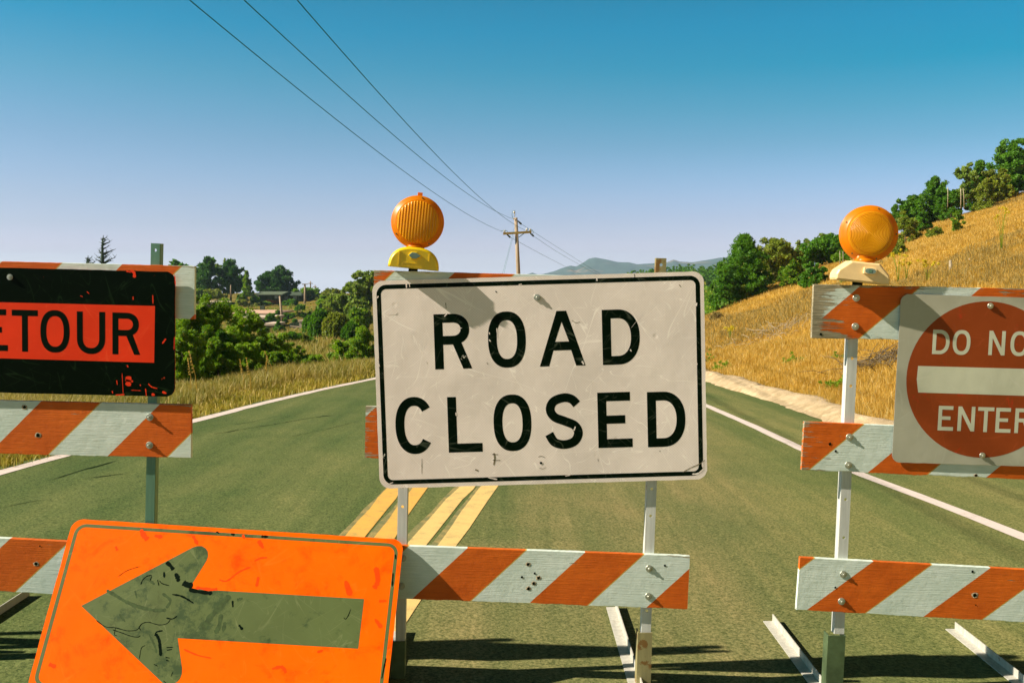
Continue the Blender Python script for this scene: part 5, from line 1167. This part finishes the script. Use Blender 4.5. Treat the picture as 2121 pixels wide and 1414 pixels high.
# dead spiky conifer
def dead_tree(px, yt, Y, label):
    top = P(px, yt, Y); x = top.x; zb = float(H(x, Y)); h = top.z - zb; root = empty('dead_conifer', (x, Y, zb), label, 'dead tree'); m = Matrix.Translation((x, Y, zb)); rr = random.Random(4)
    mb = Mb(); mb.tube([(-.15, 0, -.2), (-.08, 0, h * .5), (-.05, 0, h * .9), (.08, 0, h)], [.34, .24, .10, .02], 8); obj('trunk', mb.me('trunk', 'bark_dead', True), root, m)
    mb = Mb(); s_ = Y / F
    for dx, dy, z1, b_ in [(8, 0, 6, .02), (9, 0, 10, 0), (15, 0, 13, .02), (24, 0, 28, .02), (-14, 0, 44, 0), (-14, 0, 50, 0), (24, 1, 45, .0), (10, 0, 34, 0), (8, 0, 46, 0), (12, 0, 40, 0), (14, 0, 52, 0), (-28, 1, 57, .0), (9, 0, 24, 0), (-4, 0, 38, 0), (-10, 0, 33, 0), (6, 0, 18, 0)]:
        zt = h - z1 * s_; L = dx * s_; y2 = rr.uniform(-.5, .5) * abs(L); start = zt - abs(L) * .55
        mb.tube([(-.06, 0, start), (L * .45, y2 * .5, start + abs(L) * .30), (L, y2, zt)], [.10, .06, .015], 5)
        for k in range(7):
            t = rr.uniform(.3, 1); q = Vector((L * t, y2 * t, start + (zt - start) * t)); mb.tube([q, q + Vector((rr.uniform(-.35, .35), rr.uniform(-.3, .3), rr.uniform(-.05, .42)))], [.03, .006], 3)
    for k in range(90):
        z = h * rr.uniform(.45, .97); a = rr.uniform(0, 6.28); l = rr.uniform(.15, .75) * (1.15 - z / h) * 1.6 + .08; mb.tube([(-.05, 0, z), (-.05 + math.cos(a) * l, math.sin(a) * l, z + l * .35)], [.035, .006], 3)
    obj('branches', mb.me('branches', 'bark_dead', True), root, m)
dead_tree(212.5, 487, 95, 'dead spiky conifer poking up behind the left barricade')
dead_tree(181, 529, 96, 'thin dead top left of the spiky conifer')
# right hilltop
R_ = [
 ('pine_tree', 'big dark bushy pine left of the right-hand hill, with candle-like tips', 1541, 640, 492, 112, 47, 'pine', 'leaf_dark', 260, 75, .085),
 ('broadleaf_tree', 'rounded brown-green tree right behind the big bushy pine', 1612, 612, 496, 84, 52, 'broad', 'leaf_olive', 130, 95, .085),
 ('thin_tree', 'pale thin-leaved tree with open crown on the hill crest', 1655, 575, 486, 44, 62, 'airy', 'leaf_euc', 60, 18, .10),
 ('broadleaf_tree', 'dark dense tree left of the cream-cased warning light', 1718, 578, 490, 92, 54, 'broad', 'leaf_dark', 110, 90, .09),
 ('broadleaf_tree', 'lighter tree top behind the dark dense one near the right light', 1712, 560, 480, 46, 60, 'broad', 'leaf_euc', 50, 50, .09),
 ('broadleaf_tree', 'dark tree with lit left side just left of the cream-cased light', 1752, 575, 520, 50, 52, 'broad', 'leaf_mid', 60, 80, .09),
 ('young_pine', 'small pine peeping out right of the cream-cased warning light', 1849, 482, 431, 32, 57, 'pine', 'leaf_dark', 60, 40, .08),
 ('broadleaf_tree', 'dark round tree lowest on the right hill crest', 1893, 462, 404, 56, 60, 'broad', 'leaf_dark', 70, 70, .10),
 ('pine_tree', 'jagged dark pine on the right hill crest', 1938, 445, 370, 76, 60, 'pine', 'leaf_dark', 160, 60, .10),
 ('broadleaf_tree', 'tall lighter tree with pale stems on the right hill crest', 1992, 420, 326, 50, 60, 'broad', 'leaf_euc', 70, 50, .10),
 ('pine_tree', 'wide dark pine between the pale-stemmed tree and the frame edge', 2030, 405, 336, 72, 61, 'pine', 'leaf_dark', 150, 60, .10),
 ('broadleaf_tree', 'olive bushy tree below the crest near the right frame edge', 2068, 408, 345, 58, 60, 'broad', 'leaf_olive', 80, 70, .09),
 ('broadleaf_tree', 'dark tall tree at the right frame edge on the hilltop', 2108, 405, 292, 82, 62, 'broad', 'leaf_dark', 120, 80, .10),
]
def hill_base(px, yb):
    """distance at which the hillside shows at this photograph point"""
    d = ray(px, yb); y = 8.0
    while y < 66:
        q = CAM + d * (y / d.y)
        if q.z < float(H(q.x, q.y)): return y
        y += .1
    return None
for i, (nm, lab, px, yb, yt, w_, Yb, k, mt, n_, pr_, lf) in enumerate(R_):
    tree(nm, lab, 'tree', px, yb, yt, w_, Yb, k, mt, RG, n=int(n_ * 1.7), per=int(pr_ * 1.25), leaf=lf * .9, seed=400 + i, z0=.0)
S_ = [('leaf_olive', 1875, 502, 449, 72, 53, 'olive shrub right of the cream-cased light on the slope'), ('leaf_dark', 1682, 592, 546, 60, 48, 'dark low shrub between the rounded tree and the dark dense tree'),
      ('leaf_olive', 1543, 622, 590, 36, 42, 'olive shrub at the foot of the big bushy pine'), ('leaf_dark', 1500, 640, 560, 60, 50, 'dark shrub at the left foot of the big bushy pine'), ('leaf_mid', 1640, 592, 545, 60, 50, 'green shrub under the rounded brown-green tree'),
      ('leaf_olive', 1938, 462, 449, 30, 50, 'small grey-green shrub below the jagged pine'), ('leaf_olive', 1938, 494, 474, 38, 44, 'grey-green shrub lower on the golden slope'), ('leaf_dark', 1912, 460, 438, 36, 54, 'dark shrub under the jagged pine'),
      ('leaf_dry', 1484, 664, 648, 26, 33, 'small brownish shrub beside the ROAD CLOSED sign on the slope'), ('leaf_mid', 1765, 585, 545, 50, 44, 'green shrub just left of the cream case'), ('leaf_dark', 1970, 425, 395, 50, 57, 'dark shrub at the foot of the pale-stemmed tree'), ('leaf_olive', 2040, 412, 380, 60, 57, 'olive shrub on the crest near the right edge'),
      ('leaf_olive', 1860, 530, 500, 50, 44, 'dry olive shrub right behind the cream-cased light')]
for i, (mt, px, yb, yt, w_, Yb, lab) in enumerate(S_):
    hb = hill_base(px, yb); Y0 = hb if hb else Yb
    tree('shrub', lab, 'shrub', px, yb, yt, w_, Y0, 'bush', mt, 'shrubs on the right hill', n=90, per=80, leaf=.06, seed=500 + i, z0=0)
hb = hill_base(1982, 481) or 45
tree('young_pine', 'young bright-green pine alone on the golden slope', 'tree', 1982, 481, 440, 40, hb, 'pine', 'leaf_mid', RG, n=60, per=40, leaf=.07, seed=600, z0=0)
# pale stems / stakes
def stake(label, px, yb, yt, r, Y=None, lean=0, mat='bark_pale', grp='pale stakes and stems on the right hill'):
    Y0 = Y or hill_base(px, yb) or 55; a = P(px, yb, Y0); b_ = P(px + lean, yt, Y0); rt = empty('stake', a, label, 'stake', grp); mb = Mb(); mb.tube([a - Vector((0, 0, .2)), a.lerp(b_, .5) + Vector((.01, 0, 0)), b_], [r, r * .95, r * .8], 7); obj('shaft', mb.me('shaft', mat, True), rt)
    mb = Mb(); mb.tube([b_, b_ + Vector((0, 0, r * .6))], [r * .95, r * .3], 7); obj('cap', mb.me('cap', mat), rt)
stake('left pale stem under the tall crest tree', 1963, 422, 388, .022); stake('middle pale stem under the tall crest tree', 1990, 424, 390, .025); stake('right pale stem under the tall crest tree', 1997, 424, 390, .022, lean=-2)
stake('weathered grey stump post standing on the golden slope', 1968.5, 562, 541, .05, mat='stick'); stake('small pale stake right of the grey stump post', 2008, 543, 536, .03, mat='stick')
stake('left thin stake beside the dark trees at the cream-cased light', 1739.5, 548, 520, .018, Y=46); stake('right thin stake beside the dark trees at the cream-cased light', 1746, 545, 521, .018, Y=46)
# far wood
rng = np.random.default_rng(77); C = []; Rr = []
for i in range(700):
    px = rng.uniform(1300, 1720); Yd = rng.uniform(215, 330); q = P(px, 600, Yd); z = float(H(q.x, Yd)); hh = rng.uniform(2.2, 4.6)
    for k in range(5): t = k / 4; C.append((q.x + rng.normal(0, .5), Yd, z + hh * (.25 + .75 * t))); Rr.append((1.3 - t) * 1.0)
V, Fc = leaves(rng, C, Rr, 26, .34, .5, 0, .3)
tag(obj('far_wood', mesh_np('far_wood', V, Fc, 'leaf_dark')), 'blue-green wood of small trees on the far ridge right of the ROAD CLOSED sign', 'wood', kind='stuff')
C = []; Rr = []
for i in range(160):
    px = rng.uniform(1440, 1540); Yd = rng.uniform(85, 150); q = P(px, 600, Yd); z = float(H(q.x, Yd)); hh = rng.uniform(1.0, 3.5); C.append((q.x, Yd, z + hh * .6)); Rr.append(hh * .5)
V, Fc = leaves(rng, C, Rr, 60, .25, .5)
tag(obj('valley_scrub', mesh_np('valley_scrub', V, Fc, 'leaf_mid')), 'green scrub in the hollow between the ROAD CLOSED sign and the right hill', 'scrub', kind='stuff')
C = []; Rr = []
for i in range(260):
    px = rng.uniform(340, 770); Yd = rng.uniform(60, 165); q = P(px, 600, Yd); z = float(H(q.x, Yd))
    if 470 < px < 640 and (70 < Yd < 120 or Yd > 138): continue
    C.append((q.x, Yd, z + .2)); Rr.append(rng.uniform(.4, 1.0))
V, Fc = leaves(rng, C, Rr, 40, .16, .5)
tag(obj('slope_scrub', mesh_np('slope_scrub', V, Fc, 'leaf_olive')), 'low mixed scrub scattered over the far left slope', 'scrub', kind='stuff')

# ================================================================== GRASS
def blades(name, label, x, y, hmin, hmax, mat, seed, wk=.0006, w0=.003, lean=.45, zoff=None, head=False):
    rng = np.random.default_rng(seed); n = len(x); z = H(x, y) - .02 if zoff is None else zoff
    h = rng.uniform(hmin, hmax, n) * (1 + .35 * hnoise(x * 1.9, y * 1.7)); h = np.maximum(h, .03); a = rng.uniform(0, 2 * np.pi, n); l = np.abs(rng.normal(0, lean, n)) * h
    w = (w0 + wk * y) * rng.uniform(.6, 1.3, n); pa = rng.uniform(-.9, .9, n); wx, wy = np.cos(pa) * w / 2, np.sin(pa) * w / 2
    b0 = np.stack([x - wx, y - wy, z], 1); b1 = np.stack([x + wx, y + wy, z], 1)
    mx = x + np.cos(a) * l * .35; my = y + np.sin(a) * l * .35; mz = z + h * .62
    m0 = np.stack([mx - wx * .8, my - wy * .8, mz], 1); m1 = np.stack([mx + wx * .8, my + wy * .8, mz], 1)
    tp = np.stack([x + np.cos(a) * l, y + np.sin(a) * l, z + h], 1); tp2 = tp + np.stack([wx * .25, wy * .25, wx * 0], 1)
    V = np.stack([b0, b1, m1, m0, tp2, tp], 1).reshape(-1, 3); k = np.arange(n)[:, None] * 6
    Fc = np.concatenate([k + np.array([[0, 1, 2, 3]]), k + np.array([[3, 2, 4, 5]])], 0)
    o = obj(name, mesh_np(name, V, Fc, mat)); return tag(o, label, 'grass', kind='stuff')
def tufts(rng, x, y, per, spread):
    n = len(x); return np.repeat(x, per) + rng.normal(0, 1, n * per) * np.repeat(spread * (1 + .0 * y), per), np.repeat(y, per) + rng.normal(0, 1, n * per) * np.repeat(spread * np.ones(n), per)
rng = np.random.default_rng(9)
def hillpts(n, y0, y1, pw):
    y = y0 + (y1 - y0) * rng.random(n) ** pw; x = 4.75 + rng.random(n) ** 1.05 * (np.minimum(.56 * y + 1, 36) - 4.75); return x, y
x, y = hillpts(44000, 8, 61, 1.0); x, y = tufts(rng, x, y, 7, .12)
ok = (x > 4.6 + .6 * np.clip((11 - y) / 2.5, 0, 1) + .25 * hnoise(y * 2.2, y)) ; blades('hill_grass', 'dry golden grass covering the right hill', x[ok], y[ok], .07, .19, 'grass_gold', 1, wk=.00032, w0=.003)
x, y = hillpts(9000, 8, 30, 1.2); x, y = tufts(rng, x, y, 8, .06); ok = (x > 4.75 + .6 * np.clip((11 - y) / 2.5, 0, 1) + .3 * hnoise(y * 2.2, y)) & (x < 13)
blades('bank_grass', 'shorter straw-coloured grass on the bank above the berm', x[ok], y[ok], .04, .14, 'grass_gold', 2, wk=.00035, w0=.003)
# left verge
n = 24000; y = 7 + 22 * rng.random(n); ex_ = np.interp(y, EY, EX) - .08; x = ex_ - rng.random(n) ** .8 * (.35 * y)
x, y = tufts(rng, x, y, 8, .07); ex2 = np.interp(y, EY, EX) - .06 + .05 * hnoise(x * 3, y * 2); ok = x < ex2
dist = (ex2 - x)[ok]; xg, yg = x[ok], y[ok]; near = dist < .55 + .35 * hnoise(xg * 1.3, yg * 1.9)
blades('verge_grass', 'short green and straw grass along the left road edge', xg[near], yg[near], .02, .12, 'grass_green', 3, w0=.004)
blades('tall_dry_grass', 'tall dry grass between the left road edge and the bushes', xg[~near], yg[~near], .09, .29, 'grass_mixed', 4, w0=.003, wk=.0004)
n = 9000; y = 30 + 60 * rng.random(n); x = -rng.random(n) * .45 * y + .03 * y; x, y = tufts(rng, x, y, 5, .2)
blades('meadow_grass', 'mixed meadow grass in the valley on the left', x, y, .2, .5, 'grass_mixed', 5, wk=.0009)
pg = near & (hnoise(xg * .55 + 3, yg * .42) > .10) & ((yg < 10.5) | (yg > 11.2)); rr_ = np.random.default_rng(8); kx = xg[pg] + rr_.normal(0, .03, pg.sum()); ky = yg[pg] + rr_.normal(0, .03, pg.sum())
blades('green_grass', 'fresh green grass patches at the left road edge', kx, ky, .03, .10, 'leaf_bright', 18, w0=.004)
x, y = hillpts(26000, 9, 58, 1.0); x, y = tufts(rng, x, y, 5, .10); ok = (x > 5.2) & (hnoise(x * .42 + 1, y * .30) > .28)
blades('dry_weeds', 'greyish dry weeds in patches on the right hill', x[ok], y[ok], .08, .24, 'leaf_dry', 19, wk=.0004)
# pale seed stalks among the left grass
st = []
for i, (px, yb, yt, ln, Y) in enumerate([(410, 790, 728, -18, 13), (395, 790, 742, -6, 13.5), (505, 770, 745, -8, 15), (570, 760, 728, -22, 17), (545, 770, 738, 8, 16), (520, 775, 742, -10, 14)]):
    a = P(px, yb, Y); b_ = P(px + ln, yt, Y); a.z = float(H(a.x, Y)); mb = Mb(); mb.tube([a, a.lerp(b_, .5) + Vector((.02, 0, .02)), b_], [.005, .004, .002], 4); rt = empty('weed_stalk', a, ['tallest pale dry stalk leaning left by the barricade', 'short pale stalk just left of the tallest one', 'pale stalk in the middle of the dry grass', 'pale stalk leaning left before the bright bush', 'pale stalk leaning right in the dry grass', 'thin pale stalk before the broad bush'][i], 'dry stalk', 'dry stalks in the left grass'); obj('stem', mb.me('stem', 'grass_gold', True), rt)
    rr = np.random.default_rng(i); Cc = [tuple(a.lerp(b_, t)) for t in np.linspace(.6, 1, 7)]; V, Fc = leaves(rr, Cc, [.014] * 7, 10, .010, .4, 0, .8); obj('seed_head', mesh_np('seed_head', V, Fc, 'grass_gold'), rt)
# green patches and yellow-flowered weeds on the right
for i, (px, py, w_, hh, lab) in enumerate([(1645, 752, 44, .16, 'bright-green weed clump in the golden bank above the berm'), (1500, 765, 40, .16, 'bright-green weed clump by the ROAD CLOSED sign edge'), (1469, 752, 20, .25, 'green weed clump touching the ROAD CLOSED sign edge'), (1738, 805, 50, .14, 'green weeds beside the right barricade post'), (1740, 745, 30, .10, 'small green weeds high beside the right post')]):
    Y0 = hill_base(px, py) or 18; c = P(px, py, Y0); rr = np.random.default_rng(i + 50); w = w_ / F * Y0 / 2
    root = empty('weed_clump', c, lab, 'weeds', 'green weed clumps on the bank'); Cc = [(rr.normal(0, w * .5), rr.normal(0, w * .6), abs(rr.normal(0, hh * .5))) for _ in range(40)]
    V, Fc = leaves(rr, Cc, [w * .18] * 40, 30, .022, .35, 0, .5); obj('foliage', mesh_np('foliage', V, Fc, 'leaf_bright'), root, Matrix.Translation((c.x, c.y, float(H(c.x, c.y)))))
for i, (px, py, yt, w_, lab) in enumerate([(1860, 560, 512, 40, 'yellow-flowered weed right of the cream-cased light'), (1920, 590, 538, 44, 'yellow-flowered weed above the right plank'), (1878, 560, 538, 20, 'low yellow-flowered weed behind the cream case'), (2075, 480, 425, 22, 'tall sparse yellow weed high on the golden slope'), (1512, 690, 676, 20, 'small yellow flowers beside the ROAD CLOSED sign')]):
    Y0 = min(hill_base(px, py) or 25, 30); c = P(px, py, Y0); zb = float(H(c.x, Y0)); h = P(px, yt, Y0).z - zb; w = w_ / F * Y0; rr = np.random.default_rng(i + 70); root = empty('flowering_weed', (c.x, c.y, zb), lab, 'weeds', 'yellow-flowered weeds on the right hill')
    m = Matrix.Translation((c.x, c.y, zb)); mb = Mb(); tips = []
    for k in range(9):
        q = (rr.normal(0, w * .35), rr.normal(0, w * .3), h * rr.uniform(.72, 1)); tips.append(q); mb.tube([(0, 0, 0), (q[0] * .3, q[1] * .3, q[2] * .6), q], [.006, .004, .003], 4)
    obj('stem', mb.me('stem', 'leaf_bright', True), root, m); Cc = [(q[0] + rr.normal(0, .02), q[1], q[2]) for q in tips for _ in range(2)]; V, Fc = leaves(rr, Cc, [.05] * len(Cc), 26, .016, .7); V[:, 2] = V[:, 2] * 1.0; obj('flower_head', mesh_np('flower_head', V, Fc, 'flower_yellow'), root, m)
# dead brushwood on the bank
for lab, cpx, cpy, spread, cnt in (('grey dead brushwood on the bank left of the right barricade', 1620, 690, 60, 90), ('dark dead twigs on the bank behind the right barricade post', 1820, 760, 50, 110)):
    Y0 = hill_base(cpx, cpy) or 18; c = P(cpx, cpy, Y0); rr = random.Random(cpx); mb = Mb(); root = empty('brushwood', (c.x, c.y, float(H(c.x, c.y))), lab, 'brushwood', 'dead brushwood'); s_ = spread / F * Y0
    for k in range(cnt):
        x0 = c.x + rr.gauss(0, s_ * .7); y0 = c.y + rr.gauss(0, s_); z0 = float(H(x0, y0)); a = rr.uniform(0, 6.28); l = rr.uniform(.2, .8); up_ = rr.uniform(.02, .35)
        p0 = Vector((x0, y0, z0 + .02)); p2 = p0 + Vector((math.cos(a) * l, math.sin(a) * l * .6, up_ + (float(H(x0 + math.cos(a) * l, y0)) - z0) * .8)); mb.tube([p0, p0.lerp(p2, .5) + Vector((0, 0, .05)), p2], [.008, .006, .003], 4)
    obj('twigs', mb.me('twigs', 'stick' if cpx < 1700 else 'bark', True), root)

# ================================================================== HAZE
def haze(dens):
    b = NB('haze'); pv = b.n('VolumePrincipled'); pv.inputs['Color'].default_value = (.60, .83, 1.0, 1); pv.inputs['Density'].default_value = dens; pv.inputs['Anisotropy'].default_value = .2
    b.t.links.new(pv.outputs[0], b.out.inputs['Volume']); M['haze'] = b.m
    mb = Mb(); mb.box(-2700, 2700, -70, 4500, -95, 108); o = obj('haze', mb.me('haze', 'haze')); o['kind'] = 'stuff'; o['label'] = 'thin pale blue haze over the far hills'
haze(.00020)
